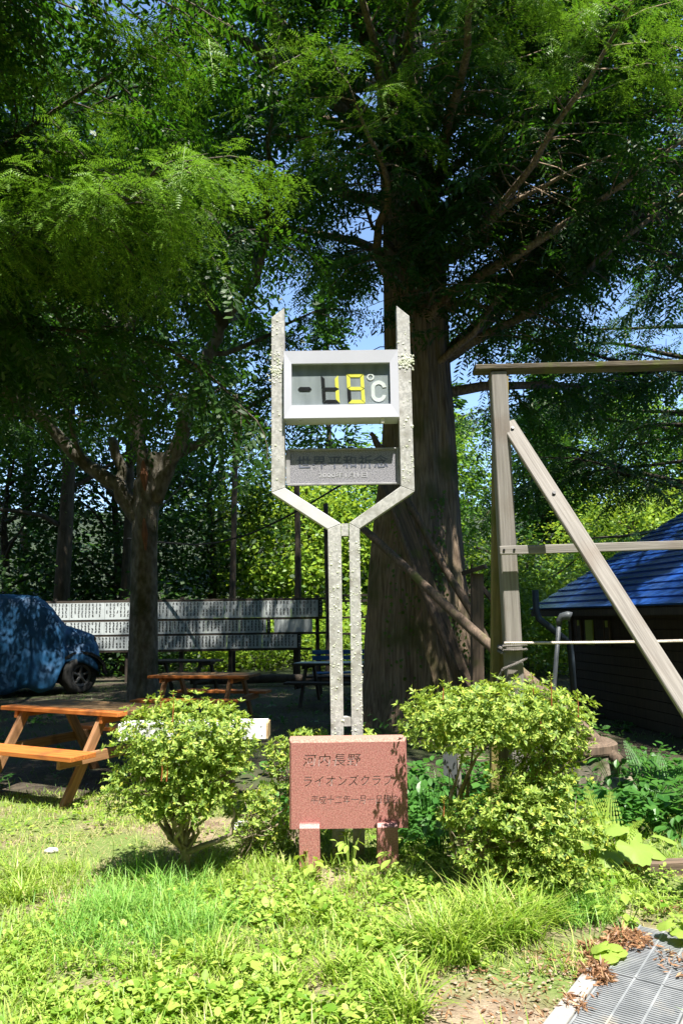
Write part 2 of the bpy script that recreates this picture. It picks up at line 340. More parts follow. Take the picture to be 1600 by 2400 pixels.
def build_shade_ground():
    # darker sheet over the ground: the trees' shade is put into its colour
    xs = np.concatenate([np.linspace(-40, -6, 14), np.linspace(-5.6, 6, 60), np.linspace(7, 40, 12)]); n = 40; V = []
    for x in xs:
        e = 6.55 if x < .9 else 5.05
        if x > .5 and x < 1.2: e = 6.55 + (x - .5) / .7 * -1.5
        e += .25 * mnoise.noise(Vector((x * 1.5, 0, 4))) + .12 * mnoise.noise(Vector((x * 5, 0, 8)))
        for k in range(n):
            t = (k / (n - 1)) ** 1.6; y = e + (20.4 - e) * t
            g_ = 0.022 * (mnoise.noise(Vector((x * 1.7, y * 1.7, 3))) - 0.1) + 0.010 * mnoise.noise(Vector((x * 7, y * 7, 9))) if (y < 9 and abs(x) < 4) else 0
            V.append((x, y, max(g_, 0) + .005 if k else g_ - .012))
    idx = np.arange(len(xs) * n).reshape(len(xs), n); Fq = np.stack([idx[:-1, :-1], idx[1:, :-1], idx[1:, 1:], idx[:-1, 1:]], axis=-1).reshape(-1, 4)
    raw('shade_ground', np.array(V), Fq, 'shade_ground_mat', kind='structure', smooth=True)
build_shade_ground()

# ================================================================== writing
def text_mesh(body, align='CENTER', fill='BOTH', extrude=0.0, shear=0.0, spacing=1.0, res=3, offset=0.0):
    c = bpy.data.curves.new('lettering', 'FONT'); c.body = body; c.align_x = align; c.align_y = 'CENTER'
    c.resolution_u = res; c.fill_mode = fill; c.extrude = extrude; c.shear = shear; c.space_character = spacing; c.offset = offset
    o = bpy.data.objects.new('lettering', c); COL.objects.link(o)
    dg = bpy.context.evaluated_depsgraph_get(); dg.update()
    me = bpy.data.meshes.new_from_object(o.evaluated_get(dg)); bpy.data.objects.remove(o); bpy.data.curves.remove(c)
    me.materials.clear()
    return me
def fit(me, cx, cz, w, h, y, depth=0.0015):
    """lay a flat xy lettering mesh into the xz plane at depth y, w wide and h high"""
    n = len(me.vertices); a = np.zeros(n * 3, np.float32); me.vertices.foreach_get('co', a); a = a.reshape(-1, 3)
    lo, hi = a.min(0), a.max(0)
    b = np.zeros_like(a)
    b[:, 0] = cx + ((a[:, 0] - (lo[0] + hi[0]) / 2) / (hi[0] - lo[0])) * w
    b[:, 2] = cz + ((a[:, 1] - (lo[1] + hi[1]) / 2) / (hi[1] - lo[1])) * h
    zr = max(hi[2] - lo[2], 1e-6)
    b[:, 1] = y - ((a[:, 2] - lo[2]) / zr) * depth
    me.vertices.foreach_set('co', b.ravel()); me.update()
    return me
def place_text(name, body, cx, cz, w, h, y, m, parent, depth=0.0015, **k):
    me = fit(text_mesh(body, extrude=0.01, **k), cx, cz, w, h, y, depth)
    if parent: me.transform(wm(parent).inverted())
    return link(name, me, m, parent)
def bevel(o, w, seg=2):
    b = o.modifiers.new('bevel', 'BEVEL'); b.width = w; b.segments = seg; b.limit_method = 'ANGLE'; b.angle_limit = rad(40)
    return o

# ================================================================== THERMOMETER SIGN
sg = thing('thermometer_sign', 'tall grey steel sign post with digital thermometer box and dedication plaque', 'sign', (0.012, 4.86, 0))
g = 0.0006
Y0, Y1 = 4.815, 4.905
for sd in (0, 1):
    if sd == 0:
        up_ = [(-.460, 3.495), (-.461, 2.280 + g), (-.373, 2.312 + g), (-.373, 3.562)]
        arm = [(-.461, 2.280 - g), (-.092, 2.031 + g), (-.004, 2.066 + g), (-.373, 2.312 - g)]
        leg = [(-.092, 2.031 - g), (-.084, -.05), (-.007, -.05), (-.004, 2.066 - g)]
    else:
        up_ = [(.395, 3.568), (.395, 2.312 + g), (.484, 2.275 + g), (.482, 3.492)]
        arm = [(.395, 2.312 - g), (.048, 2.070 + g), (.117, 2.031 + g), (.484, 2.275 - g)]
        leg = [(.048, 2.070 - g), (.042, -.05), (.116, -.05), (.117, 2.031 - g)]
    bevel(MB().prism(up_, Y0, Y1).build('upright', 'steel', sg), .003)
    bevel(MB().prism(arm, Y0, Y1).build('arm', 'clean_steel' if sd == 0 else 'steel', sg), .003)
    bevel(MB().prism(leg, Y0, Y1).build('leg', 'steel', sg), .003)
MB().box((.021, 4.858, 2.028), (.045, .07, .082)).build('spacer', 'steel', sg)
MB().box((.018, 4.858, .803), (.048, .07, .055)).build('spacer', 'steel', sg)
# lichen on the posts
def lump(cx, cy, cz, r, b):
    vs = [(cx, cy - r * .30, cz)]; n = 6
    for k in range(n):
        a = k * math.pi / 3 + random.random(); q = r * random.uniform(.7, 1.25)
        vs.append((cx + math.cos(a) * q, cy + .002, cz + math.sin(a) * q))
    for k in range(n):
        a = k * math.pi / 3 + .5; q = r * .55
        vs.append((cx + math.cos(a) * q, cy - r * .22, cz + math.sin(a) * q))
    fs = []
    for k in range(n):
        k2 = (k + 1) % n
        fs.append((1 + k, 1 + k2, 7 + k2, 7 + k)); fs.append((7 + k, 7 + k2, 0))
    b.add(vs, fs)
lb = MB()
random.seed(5)
for k in range(520):
    post = random.choice((0, 1, 2, 3, 2, 3))
    if post == 0: x, z = random.uniform(-.458, -.376), random.choice((random.uniform(2.35, 3.5), random.uniform(3.1, 3.5)))
    elif post == 1: x, z = random.uniform(.398, .48), random.choice((random.uniform(2.35, 3.45), random.uniform(2.3, 2.6)))
    elif post == 2: x, z = random.uniform(-.084, -.008), random.uniform(.7, 1.95)
    else: x, z = random.uniform(.044, .114), random.uniform(.7, 1.95)
    lump(x, Y0, z, random.uniform(.002, .007) * random.choice((1, 1, 1.7)), lb)
for k in range(120): lump(.45 + random.gauss(0, .026), Y0 - .002, 3.17 + random.gauss(0, .022), random.uniform(.004, .012), lb)
for k in range(110): lump(-.43 + random.gauss(0, .026), Y0 - .001, 3.13 + random.gauss(0, .05), random.uniform(.003, .010), lb)
for k in range(60):     # crust on the outer edges
    if random.random() < .7: lump(.114 + random.uniform(-.004, .003), Y0, random.uniform(.75, 1.95), random.uniform(.003, .009), lb)
    else: lump(random.choice((.481, -.459)), Y0, random.uniform(2.4, 3.4), random.uniform(.003, .008), lb)
lo_ = lb.build('lichen', 'lichen_mat', sg); lo_['kind'] = 'stuff'; lo_['label'] = 'pale crusty lichen on the steel posts'
# thermometer box
hx0, hx1, hz0, hz1 = -.372, .393, 2.771, 3.237
Yb = 4.770
box = MB().box(((hx0 + hx1) / 2, 4.890, (hz0 + hz1) / 2), (hx1 - hx0 - .004, .136, hz1 - hz0 - .004)).build('housing', 'silver_paint', sg)
ix0, ix1, iz0, iz1 = -.322, .338, 2.862, 3.150
o_ = [(hx0, hz0), (hx1, hz0), (hx1, hz1), (hx0, hz1)]; i_ = [(ix0, iz0), (ix1, iz0), (ix1, iz1), (ix0, iz1)]
for k in range(4):
    k2 = (k + 1) % 4
    a, b_, c_, d_ = o_[k], o_[k2], i_[k2], i_[k]
    yi = Yb + .005; yd = Yb + .034
    vs = [(a[0], Yb, a[1]), (b_[0], Yb, b_[1]), (c_[0], yi, c_[1]), (d_[0], yi, d_[1]),
          (a[0], Yb + .045, a[1]), (b_[0], Yb + .045, b_[1]), (c_[0], yd + .006, c_[1]), (d_[0], yd + .006, d_[1])]
    MB().add(vs, [(0, 1, 2, 3), (4, 7, 6, 5), (0, 4, 5, 1), (2, 6, 7, 3), (1, 5, 6, 2), (0, 3, 7, 4)]).build('bezel', 'silver_paint', box)
Yd = Yb + .036
panel = MB().box((.008, Yd + .006, 3.006), (ix1 - ix0 + .02, .008, iz1 - iz0 + .02)).build('display_panel', 'display_grey', sg)
gmat = bpy.data.materials.new('display_glass'); gmat.use_nodes = True; gn = gmat.node_tree; gn.nodes.clear(); MATS['display_glass'] = gmat
_o = gn.nodes.new('ShaderNodeOutputMaterial'); _t = gn.nodes.new('ShaderNodeBsdfTransparent'); _g = gn.nodes.new('ShaderNodeBsdfGlossy'); _g.inputs['Roughness'].default_value = .08
_m = gn.nodes.new('ShaderNodeMixShader'); _m.inputs[0].default_value = .045; _t.inputs[0].default_value = (.93, .95, .95, 1)
gn.links.new(_t.outputs[0], _m.inputs[1]); gn.links.new(_g.outputs[0], _m.inputs[2]); gn.links.new(_m.outputs[0], _o.inputs[0])
MB().box((.008, Yb + .024, 3.006), (ix1 - ix0 - .002, .003, iz1 - iz0 - .002)).build('glass', 'display_glass', sg)
Yf = Yd + .002 - .0015
def dl(lx, ly):
    p = at(600 + lx * .2551, 700 + ly * .2551, Yd); return p.x, p.z
def seg(pts, dark, name='digit_segment'):
    poly = [dl(*p) for p in pts]
    MB().prism(poly, Yf - .002, Yf + .0012).build(name, 'segment_dark' if dark else 'segment_yellow', panel)
seg([(385, 831), (403, 812), (492, 812), (510, 831), (492, 850), (403, 850)], True, 'minus_segment')
def digit(x0, x1, y0, y1, on, show='abcdefg', sl=-0.06):
    t = 32; g_ = 5; ym = (y0 + y1) / 2
    def sh(p): return (p[0] + (y0 - p[1]) * -sl * -1, p[1])
    segs = {
        'a': [(x0 + g_, y0), (x1 - g_, y0), (x1 - t - g_, y0 + t), (x0 + t + g_, y0 + t)],
        'd': [(x0 + t + g_, y1 - t), (x1 - t - g_, y1 - t), (x1 - g_, y1), (x0 + g_, y1)],
        'g': [(x0 + g_ + 2, ym), (x0 + t, ym - 15), (x1 - t, ym - 15), (x1 - g_ - 2, ym), (x1 - t, ym + 15), (x0 + t, ym + 15)],
        'f': [(x0, y0 + g_), (x0 + t, y0 + t + g_), (x0 + t, ym - 15 - g_), (x0, ym - g_)],
        'e': [(x0, ym + g_), (x0 + t, ym + 15 + g_), (x0 + t, y1 - t - g_), (x0, y1 - g_)],
        'b': [(x1, y0 + g_), (x1, ym - g_), (x1 - t, ym - 15 - g_), (x1 - t, y0 + t + g_)],
        'c': [(x1, ym + g_), (x1, y1 - g_), (x1 - t, y1 - t - g_), (x1 - t, ym + 15 + g_)]}
    for k, pts in segs.items():
        if k in show: seg([sh(p) for p in pts], k not in on)
digit(595, 752, 700, 962, 'bc', show='bcfegd')
digit(828, 986, 690, 962, 'abcdfg')
cx_, cz_ = dl(1050, 720); rm = MB(); n = 20
ring = [(cx_ + math.cos(2 * math.pi * k / n) * .0245, cz_ + math.sin(2 * math.pi * k / n) * .0235) for k in range(n)]
rin = [(cx_ + math.cos(2 * math.pi * k / n) * .0150, cz_ + math.sin(2 * math.pi * k / n) * .0145) for k in range(n)]
for k in range(n):
    k2 = (k + 1) % n; rm.prism([ring[k], ring[k2], rin[k2], rin[k]], Yf - .002, Yf + .0012)
rm.build('degree_mark', 'white_print', panel)
def cshape():
    b = MB(); pts_o = []; pts_i = []
    x0, x1, y0, y1 = 1055, 1195, 748, 952; t = 34
    cxm = (x0 + x1) / 2; ro = (x1 - x0) / 2
    for k in range(25):
        a = rad(8 + k * (344 / 24))
        px, py = math.cos(a), math.sin(a)
        oy = (y0 + ro + 4) if py > 0 else (y1 - ro - 4)
        pts_o.append((cxm + px * ro, oy - py * ro)); pts_i.append((cxm + px * (ro - t), oy - py * (ro - t)))
    for k in range(24):
        b.prism([dl(*pts_o[k]), dl(*pts_o[k + 1]), dl(*pts_i[k + 1]), dl(*pts_i[k])], Yf - .002, Yf + .0012)
    return b
cshape().build('celsius_letter', 'white_print', panel)
for lx in (405, 1165):
    p = at(600 + lx * .2551, 700 + 1145 * .2551, 4.80)
    MB().tube([(p.x, 4.83, hz0 + .004), (p.x, 4.83, hz0 - .010)], .010, 8).build('screw', 'clean_steel', box)
p = at(600 + 1162 * .2551, 700 + 1165 * .2551, 4.80)
MB().cbox((p.x, 4.795, hz0 - .018), (.025, .025, .036), .004).build('sensor_knob', 'knob_white', box)
for x in (-.366, .392):
    for z in (2.86, 3.06): MB().box((x, 4.88, z), (.02, .02, .03)).build('bracket', 'clean_steel', sg)
# plaque
Yp = 4.890
plaque = MB().box((.019, Yp + .010, 2.464), (.726, .018, .238)).build('plaque', 'plaque_grey', sg)
for (c, d) in (((.019, Yp, 2.5835), (.762, .026, .010)), ((.019, Yp, 2.3440), (.762, .026, .012)),
               ((-.355, Yp, 2.464), (.028, .026, .226)), ((.390, Yp, 2.464), (.024, .026, .226))):
    bevel(MB().box(c, d).build('plaque_frame', 'plaque_rim', plaque), .002)
for z in (2.40, 2.47, 2.55):
    MB().tube([(.392, Yp - .012, z), (.392, Yp - .017, z)], .004, 6).build('rivet', 'steel', plaque)
Yt = Yp + .0005
def pl(lx, ly):
    p = at(600 + lx * .2551, 700 + ly * .2551, Yp); return p.x, p.z
a = pl(375, 1500); b_ = pl(1212, 1500)
place_text('plaque_lettering', '世界平和祈念', (a[0] + b_[0]) / 2, pl(800, 1500)[1], b_[0] - a[0], .090, Yt, 'plaque_letter', plaque, spacing=1.08, offset=0.012)
a = pl(575, 1622); b_ = pl(1018, 1622)
PD = place_text('plaque_date', '2000年1月1日', (a[0] + b_[0]) / 2, a[1], b_[0] - a[0], .038, Yt, 'plaque_small', plaque, spacing=1.05); PD['kind'] = 'stuff'

# ================================================================== GRANITE MONUMENT
gm = thing('granite_monument', 'red granite stone with engraved writing on two short stone legs', 'monument', (.018, 4.56, 0))
gx0, gx1, gz0, gz1, gy = -.330, .366, .231, .742, 4.545
def carve(lines):
    """front face of the slab with the writing cut out of it"""
    xs0, xs1, zs0, zs1 = gx0 + .012, gx1 - .012, gz0 + .003, gz1 - .020
    verts, edges = [], []
    def loop(pts):
        b = len(verts); verts.extend(pts); edges.extend([(b + i, b + (i + 1) % len(pts)) for i in range(len(pts))])
    loops = []
    for body, cx, cz, w, h, sh, sp in lines:
        me = text_mesh(body, fill='NONE', shear=sh, spacing=sp, res=2, offset=0.015)
        me = fit(me, cx, cz, w, h, 0.0)
        nb = {}
        for e in me.edges:
            i, j = e.vertices; nb.setdefault(i, []).append(j); nb.setdefault(j, []).append(i)
        seen = set()
        for st in nb:
            if st in seen: continue
            chain = [st]; seen.add(st); cur = st
            while True:
                nx = [q for q in nb[cur] if q not in seen]
                if not nx: break
                cur = nx[0]; seen.add(cur); chain.append(cur)
            if len(chain) > 2: loops.append([(me.vertices[i].co.x, me.vertices[i].co.z) for i in chain])
        bpy.data.meshes.remove(me)
    for l in loops: loop(l)
    loop([(xs0, zs0), (xs1, zs0), (xs1, zs1), (xs0, zs1)])
    from mathutils.geometry import delaunay_2d_cdt
    vo, eo, fo, ov, oe, of = delaunay_2d_cdt([Vector(v) for v in verts], edges, [], 0, 1e-6)
    vo = np.array([(v.x, v.y) for v in vo]); fo = np.array([list(f) for f in fo], np.int32)
    cen = vo[fo].mean(1)
    inside = np.zeros(len(cen), int)
    for l in loops:                                   # even-odd test of every triangle against the strokes
        l = np.array(l); lo, hi = l.min(0), l.max(0)
        m = np.where((cen[:, 0] > lo[0]) & (cen[:, 0] < hi[0]) & (cen[:, 1] > lo[1]) & (cen[:, 1] < hi[1]))[0]
        if not len(m): continue
        x1, y1 = l[:, 0], l[:, 1]; x2, y2 = np.roll(x1, -1), np.roll(y1, -1)
        px, py = cen[m, 0][:, None], cen[m, 1][:, None]
        c = ((y1 > py) != (y2 > py)) & (px < (x2 - x1) * (py - y1) / (y2 - y1 + 1e-12) + x1)
        inside[m] += c.sum(1)
    odd = inside % 2 == 1
    dep = .009
    V = np.concatenate([np.stack([vo[:, 0], np.full(len(vo), gy), vo[:, 1]], 1), np.stack([vo[:, 0], np.full(len(vo), gy + dep), vo[:, 1]], 1)])
    faces = []; mats = []
    n = len(vo)
    edge_face = {}
    for k, f in enumerate(fo):
        if odd[k]: faces.append([int(i) + n for i in f]); mats.append(1)
        else: faces.append([int(i) for i in f]); mats.append(0)
        for i in range(3):
            e = tuple(sorted((int(f[i]), int(f[(i + 1) % 3])))); edge_face.setdefault(e, []).append(k)
    for e, ks in edge_face.items():
        if len(ks) == 2 and odd[ks[0]] != odd[ks[1]]:
            faces.append([e[0], e[1], e[1] + n, e[0] + n]); mats.append(1)
    return V, faces, mats, (xs0, xs1, zs0, zs1)
def gl(lx, ly):
    p = at(660 + lx * .2041, 1700 + ly * .2041, gy); return p.x, p.z
def span(l, r, y): a, b = gl(l, y), gl(r, y); return (a[0] + b[0]) / 2, (a[1] + b[1]) / 2, b[0] - a[0]
L1 = span(245, 908, 398); L2 = span(255, 1280, 632); L3 = span(335, 1338, 852)
V, faces, mats, (xs0, xs1, zs0, zs1) = carve([('河内長野', *L1[:2], L1[2], .070, .12, 1.12), ('ライオンズクラブ', *L2[:2], L2[2], .062, .10, 1.1),
                                  ('平成十二年一月一日建之', *L3[:2], L3[2], .050, .12, 1.05)])
# chamfered rim and body behind the face
n0 = len(V); rim = [(xs0, gy, zs0), (xs1, gy, zs0), (xs1, gy, zs1), (xs0, gy, zs1),
                    (gx0, gy + .012, gz0), (gx1, gy + .012, gz0), (gx1, gy + .016, gz1), (gx0, gy + .016, gz1),
                    (gx0, gy + .13, gz0), (gx1, gy + .13, gz0), (gx1, gy + .13, gz1), (gx0, gy + .13, gz1)]
V = [tuple(v) for v in V] + rim
q = lambda *i: [n0 + k for k in i]
faces += [q(0, 4, 5, 1), q(1, 5, 6, 2), q(2, 6, 7, 3), q(3, 7, 4, 0), q(4, 8, 9, 5), q(5, 9, 10, 6), q(6, 10, 11, 7), q(7, 11, 8, 4), q(8, 11, 10, 9)]
mats += [0, 0, 0, 0, 0, 0, 2, 0, 0]
mats[-7] = 2
me = bpy.data.meshes.new('slab'); me.from_pydata(V, [], faces); me.update()
for mm in ('granite', 'granite_cut', 'granite_rough'): me.materials.append(MATS[mm])
me.polygons.foreach_set('material_index', mats)
import bmesh
bm = bmesh.new(); bm.from_mesh(me); bmesh.ops.remove_doubles(bm, verts=bm.verts, dist=1e-6); bmesh.ops.recalc_face_normals(bm, faces=bm.faces); bm.to_mesh(me); bm.free()
me.transform(wm(gm).inverted()); slab = link('slab', me, None, gm); slab['label'] = 'red granite slab with three engraved lines of writing'
for (xa, xb) in ((-.270, -.152), (.181, .300)):
    yl0, yl1 = gy - .055, gy + .10
    vs = [(xa, yl0, -.04), (xb, yl0, -.04), (xb, yl0, .252), (xa, yl0, .252), (xa, yl0 + .02, .271), (xb, yl0 + .02, .271),
          (xa, yl0 + .0555, .271), (xb, yl0 + .0555, .271), (xa, yl0 + .0555, .229), (xb, yl0 + .0555, .229), (xa, yl1, .229), (xb, yl1, .229), (xa, yl1, -.04), (xb, yl1, -.04)]
    # the leg is notched: the slab stands in it
    fs = [(0, 1, 2, 3), (3, 2, 5, 4), (4, 5, 7, 6), (6, 7, 9, 8), (8, 9, 11, 10), (10, 11, 13, 12), (12, 13, 1, 0),
          (0, 3, 4, 6, 8, 10, 12), (1, 13, 11, 9, 7, 5, 2)]
    vs = [(x, (gy - .0015 if abs(y - (yl0 + .0555)) < 1e-6 else y), z) for x, y, z in vs]
    bevel(MB().add(vs, fs).build('leg', 'granite', gm), .002)

# ================================================================== PICNIC TABLES
TM = {}
def plank_mesh(L, w, t, key):
    if key not in TM: TM[key] = MB().cbox((0, 0, L / 2), (w, t, L), .005).mesh('plank')
    return TM[key]
def picnic(name, label, x, y, rz, top='table_top_wood', wood='pine_wood', legm='pine_leg', L=1.43, shift=0.0):
    t = thing(name, label, 'table', (x, y, 0), rz, None)
    M = wm(t)
    def B(nm, p0, p1, w, d, m, side):
        return bar(nm, M @ Vector(p0), M @ Vector(p1), w, d, m, t, M.to_3x3() @ Vector(side))
    for k in range(5):
        yy = -.26 + k * .13; e = random.uniform(-.006, .006)
        B('tabletop_plank', (-L / 2 + e, yy, .685), (L / 2 + e, yy, .685), .122, .036, wood if k == 0 else top, (0, 0, 1))
    for s in (-1, 1):
        for k in range(2):
            B('bench_plank', (-L / 2, s * (.60 + k * .135), .405), (L / 2, s * (.60 + k * .135), .405), .128, .038, wood, (0, 0, 1))
    for s in (-1, 1):
        xx = s * .52
        B('top_beam', (xx, -.31, .634), (xx, .31, .634), .060, .038, wood, (1, 0, 0))
        B('seat_beam', (xx, -.74, .352), (xx, .74, .352), .085, .038, legm, (1, 0, 0))
        for q in (-1, 1):
            B('leg', (xx - s * .042, q * .64, -.02), (xx - s * .042, q * .235, .655), .085, .042, legm, (1, 0, 0))
    return t
picnic('picnic_table', 'orange brown wooden picnic table with sunlit bench in front of blue tarpaulin', -2.36, 6.90, rad(-27.6))
picnic('picnic_table', 'wooden picnic table in the shade just right of the grey forked trunk', -1.95, 10.62, rad(-13))
picnic('picnic_table', 'small far picnic table in front of the white name panels behind the forked trunk', -3.1, 14.5, rad(-13), wood='dark_wood', top='old_wood', legm='dark_wood')
picnic('picnic_table', 'dark picnic table with pale blue top behind the sign legs', -.12, 13.0, rad(-13), top='panel_white', wood='dark_wood', legm='dark_wood')
bn = thing('blue_bench', 'blue slatted bench behind the sign legs near the big trunk', 'bench', (.05, 14.6, 0), rad(4))
Mb = wm(bn)
for k in range(3): bar('back_slat', Mb @ Vector((-.65, .22 + k * .01, .58 + k * .11)), Mb @ Vector((.65, .22 + k * .01, .58 + k * .11)), .08, .025, 'blue_paint', bn, Mb.to_3x3() @ Vector((0, -1, 0)))
for k in range(3): bar('seat_slat', Mb @ Vector((-.65, -.16 + k * .12, .42)), Mb @ Vector((.65, -.16 + k * .12, .42)), .10, .025, 'blue_paint', bn, (0, 0, 1))
for s in (-.5, .5):
    bar('leg', Mb @ Vector((s, -.14, -.02)), Mb @ Vector((s, -.14, .405)), .05, .05, 'dark_wood', bn)
    bar('leg', Mb @ Vector((s, .27, -.02)), Mb @ Vector((s, .27, .86)), .05, .05, 'dark_wood', bn)

# ================================================================== COVERED VEHICLE
cv = thing('covered_vehicle', 'off road vehicle under a dark blue tarpaulin with one front wheel showing', 'vehicle', (-6.72, 15.66, 0), rad(25))
Mv = wm(cv)
def prof(x):
    pts = [(-1.95, .3), (-1.85, 1.75), (-1.6, 1.98), (-.5, 2.03), (.25, 1.98), (.45, 1.86), (.85, 1.36), (1.2, 1.27), (1.42, 1.15), (1.5, .95), (1.54, .5)]
    for (a, b), (c, d) in zip(pts, pts[1:]):
        if a <= x <= c: return b + (d - b) * (x - a) / (c - a)
    return .5
def low(x):
    base = [(-1.95, .03), (-.9, .03), (-.55, .14), (-.3, .06), (.1, .20), (.35, .06), (.62, .16), (.66, .30), (.80, .66), (1.2, .62), (1.54, .38)]
    for (a, b), (c, d) in zip(base, base[1:]):
        if a <= x <= c: return b + (d - b) * (x - a) / (c - a)
    return .5
xs_ = np.concatenate([np.linspace(-1.95, -1.6, 10), np.linspace(-1.55, 1.4, 70), np.linspace(1.42, 1.54, 6)])
tv = []; nv = 46
for x in xs_:
    h = prof(x); wd = .84 - (.10 if x > .8 else 0) - .25 * max(0, (x - 1.3) / .24) ** 2 - .2 * max(0, (-1.7 - x) / .25) ** 2
    lowN, lowF = low(x), .12
    sec = [(-wd - .06, lowN), (-wd - .02, lowN + (h - lowN) * .35), (-wd, h * .62 + lowN * .05), (-wd + .05, h - .14), (-wd + .17, h - .01), (0, h + .02), (wd - .17, h - .01), (wd - .05, h - .14), (wd, h * .6), (wd + .06, lowF)]
    cum = [0]
    for a, b in zip(sec, sec[1:]): cum.append(cum[-1] + math.hypot(b[0] - a[0], b[1] - a[1]) + 1e-4)
    for j in range(nv):
        t = cum[-1] * j / (nv - 1); k = max(i for i in range(len(cum)) if cum[i] <= t + 1e-9); k = min(k, len(sec) - 2)
        u = (t - cum[k]) / (cum[k + 1] - cum[k]); yy = sec[k][0] + (sec[k + 1][0] - sec[k][0]) * u; zz = sec[k][1] + (sec[k + 1][1] - sec[k][1]) * u
        sidew = max(0, 1 - zz / max(h, .1))
        fold = .05 * sidew * math.sin(x * 6.5 + 2.2 * mnoise.noise(Vector((x * 2, zz * 1.3, 0)))) + .05 * mnoise.noise(Vector((x * 2.6, yy * 2.6, zz * 2.6))) + .06 * (abs(mnoise.noise(Vector((x * 3.3 + zz * 1.5, yy * 3, zz * 1.7)))) - .2) + .03 * abs(mnoise.noise(Vector((x * 9, yy * 8, zz * 4))))
        # a rope sag across the side
        rl = .95 + .25 * x * .3
        if yy < 0: fold -= .05 * math.exp(-((zz - rl) / .05) ** 2)
        sgn = -1 if yy < 0 else 1
        tv.append((x + .03 * mnoise.noise(Vector((x * 3, zz * 3, 5))), yy + sgn * fold, zz + .5 * fold * (1 - sidew)))
idx = np.arange(len(xs_) * nv).reshape(len(xs_), nv)
tf = np.stack([idx[:-1, :-1], idx[1:, :-1], idx[1:, 1:], idx[:-1, 1:]], -1).reshape(-1, 4)
A = np.array(Mv); tvw = np.array(tv) @ A[:3, :3].T + A[:3, 3]
tp = raw('tarpaulin', tvw, tf, 'tarp_mat', cv, M=Mv, smooth=True); tp['label'] = 'creased dark blue tarpaulin'
tp.modifiers.new('thick', 'SOLIDIFY').thickness = .006
def vbox(nm, c, d, m):
    b = MB().cbox((0, 0, 0), (d[1], d[2], d[0]), .03); R = Matrix(((0, 0, 1), (1, 0, 0), (0, 1, 0))).to_4x4()
    me = b.mesh(nm); me.transform(R); me.transform(Matrix.Translation(c)); return link(nm, me, m, cv)
vbox('body', (-.35, 0, .86), (2.3, 1.4, .75), 'car_dark'); vbox('bonnet', (1.05, 0, .95), (.75, 1.2, .40), 'car_dark'); vbox('bumper', (1.48, 0, .55), (.10, 1.45, .14), 'car_dark')
fm = MB(); fo_ = []
for k in range(9):
    a = math.pi * (k / 8); fo_.append((1.13 + math.cos(a) * .52, .42 + math.sin(a) * .44 if 0 < k < 8 else .40))
for k in range(8):
    fm.prism([(fo_[k][0], fo_[k][1]), (fo_[k + 1][0], fo_[k + 1][1]), (1.13 + (fo_[k + 1][0] - 1.13) * .88, .40 + (fo_[k + 1][1] - .40) * .88), (1.13 + (fo_[k][0] - 1.13) * .88, .40 + (fo_[k][1] - .40) * .88)], -.80, -.50)
fm.build('fender', 'car_dark', cv, world=False)
def wheel(x, y, steer=0.0):
    M2 = Mv @ Matrix.Translation((x, y, .37)) @ Matrix.Rotation(steer, 4, 'Z')
    b = MB(); n = 26; prf = [(.20, -.09), (.30, -.115), (.355, -.10), (.372, -.06), (.372, .06), (.355, .10), (.30, .115), (.20, .09)]
    for k in range(n):
        a = 2 * math.pi * k / n
        b.v += [(math.cos(a) * r, w_, math.sin(a) * r) for r, w_ in prf]
    for k in range(n):
        for j in range(8):
            k2 = (k + 1) % n; j2 = (j + 1) % 8; b.f.append([k * 8 + j, k * 8 + j2, k2 * 8 + j2, k2 * 8 + j])
    ty = link('wheel', b.mesh('tyre', True), 'rubber', cv, M2)
    rb = MB()
    for k in range(n):
        a, a2 = 2 * math.pi * k / n, 2 * math.pi * (k + 1) / n
        P_ = lambda r, w_, an: (math.cos(an) * r, w_, math.sin(an) * r)
        rb.add([P_(.215, -.10, a), P_(.215, -.10, a2), P_(.165, -.07, a2), P_(.165, -.07, a), P_(.215, .05, a), P_(.215, .05, a2)], [(0, 1, 2, 3), (0, 4, 5, 1)])
    for k in range(5):
        a = 2 * math.pi * k / 5 + .3
        q0 = Vector((math.cos(a) * .05, -.05, math.sin(a) * .05)); q1 = Vector((math.cos(a) * .175, -.072, math.sin(a) * .175))
        rb.tube([q0, q1], [.034, .030], 6)
    rb.tube([(0, .02, 0), (0, -.07, 0)], .062, 14)
    link('rim', rb.mesh('rim'), 'rim_metal', ty, M2)
wheel(1.10, -.68, rad(26)); wheel(-1.15, -.68); wheel(1.10, .68, rad(26)); wheel(-1.15, .68)

# ================================================================== NAME BOARD
nbd = thing('name_board', 'long dark wooden frame holding three rows of white donor name panels', 'board', (-3.6, 18.05, 0))
for z, x1 in ((1.935, -.40), (1.475, -.40), (1.118, -.40), (.745, -.75)):
    bar('rail', (-7.6, 18.06, z), (x1 + .0, 18.06, z), .055, .06, 'dark_wood', nbd, (0, -1, 0))
for x in (-7.0, -5.2, -3.9, -2.72, -1.12, -.62):
    bar('post', (x, 18.14, -.05), (x, 18.14, 2.02), .09, .09, 'dark_wood', nbd)
rows = [(1.905, 1.505, [-7.5, -6.6, -5.75, -4.9, -4.15, -3.42, -2.86, -2.48, -1.9, -1.25, -.60], -.535),
        (1.447, 1.146, [-7.5, -6.6, -5.75, -4.9, -4.1, -3.3, -2.5, -1.85], -1.79),
        (1.090, .775, [-6.8, -6.0, -5.2, -4.4, -3.6, -2.8, -1.95, -1.11], -1.05)]
rr = random.Random(3)
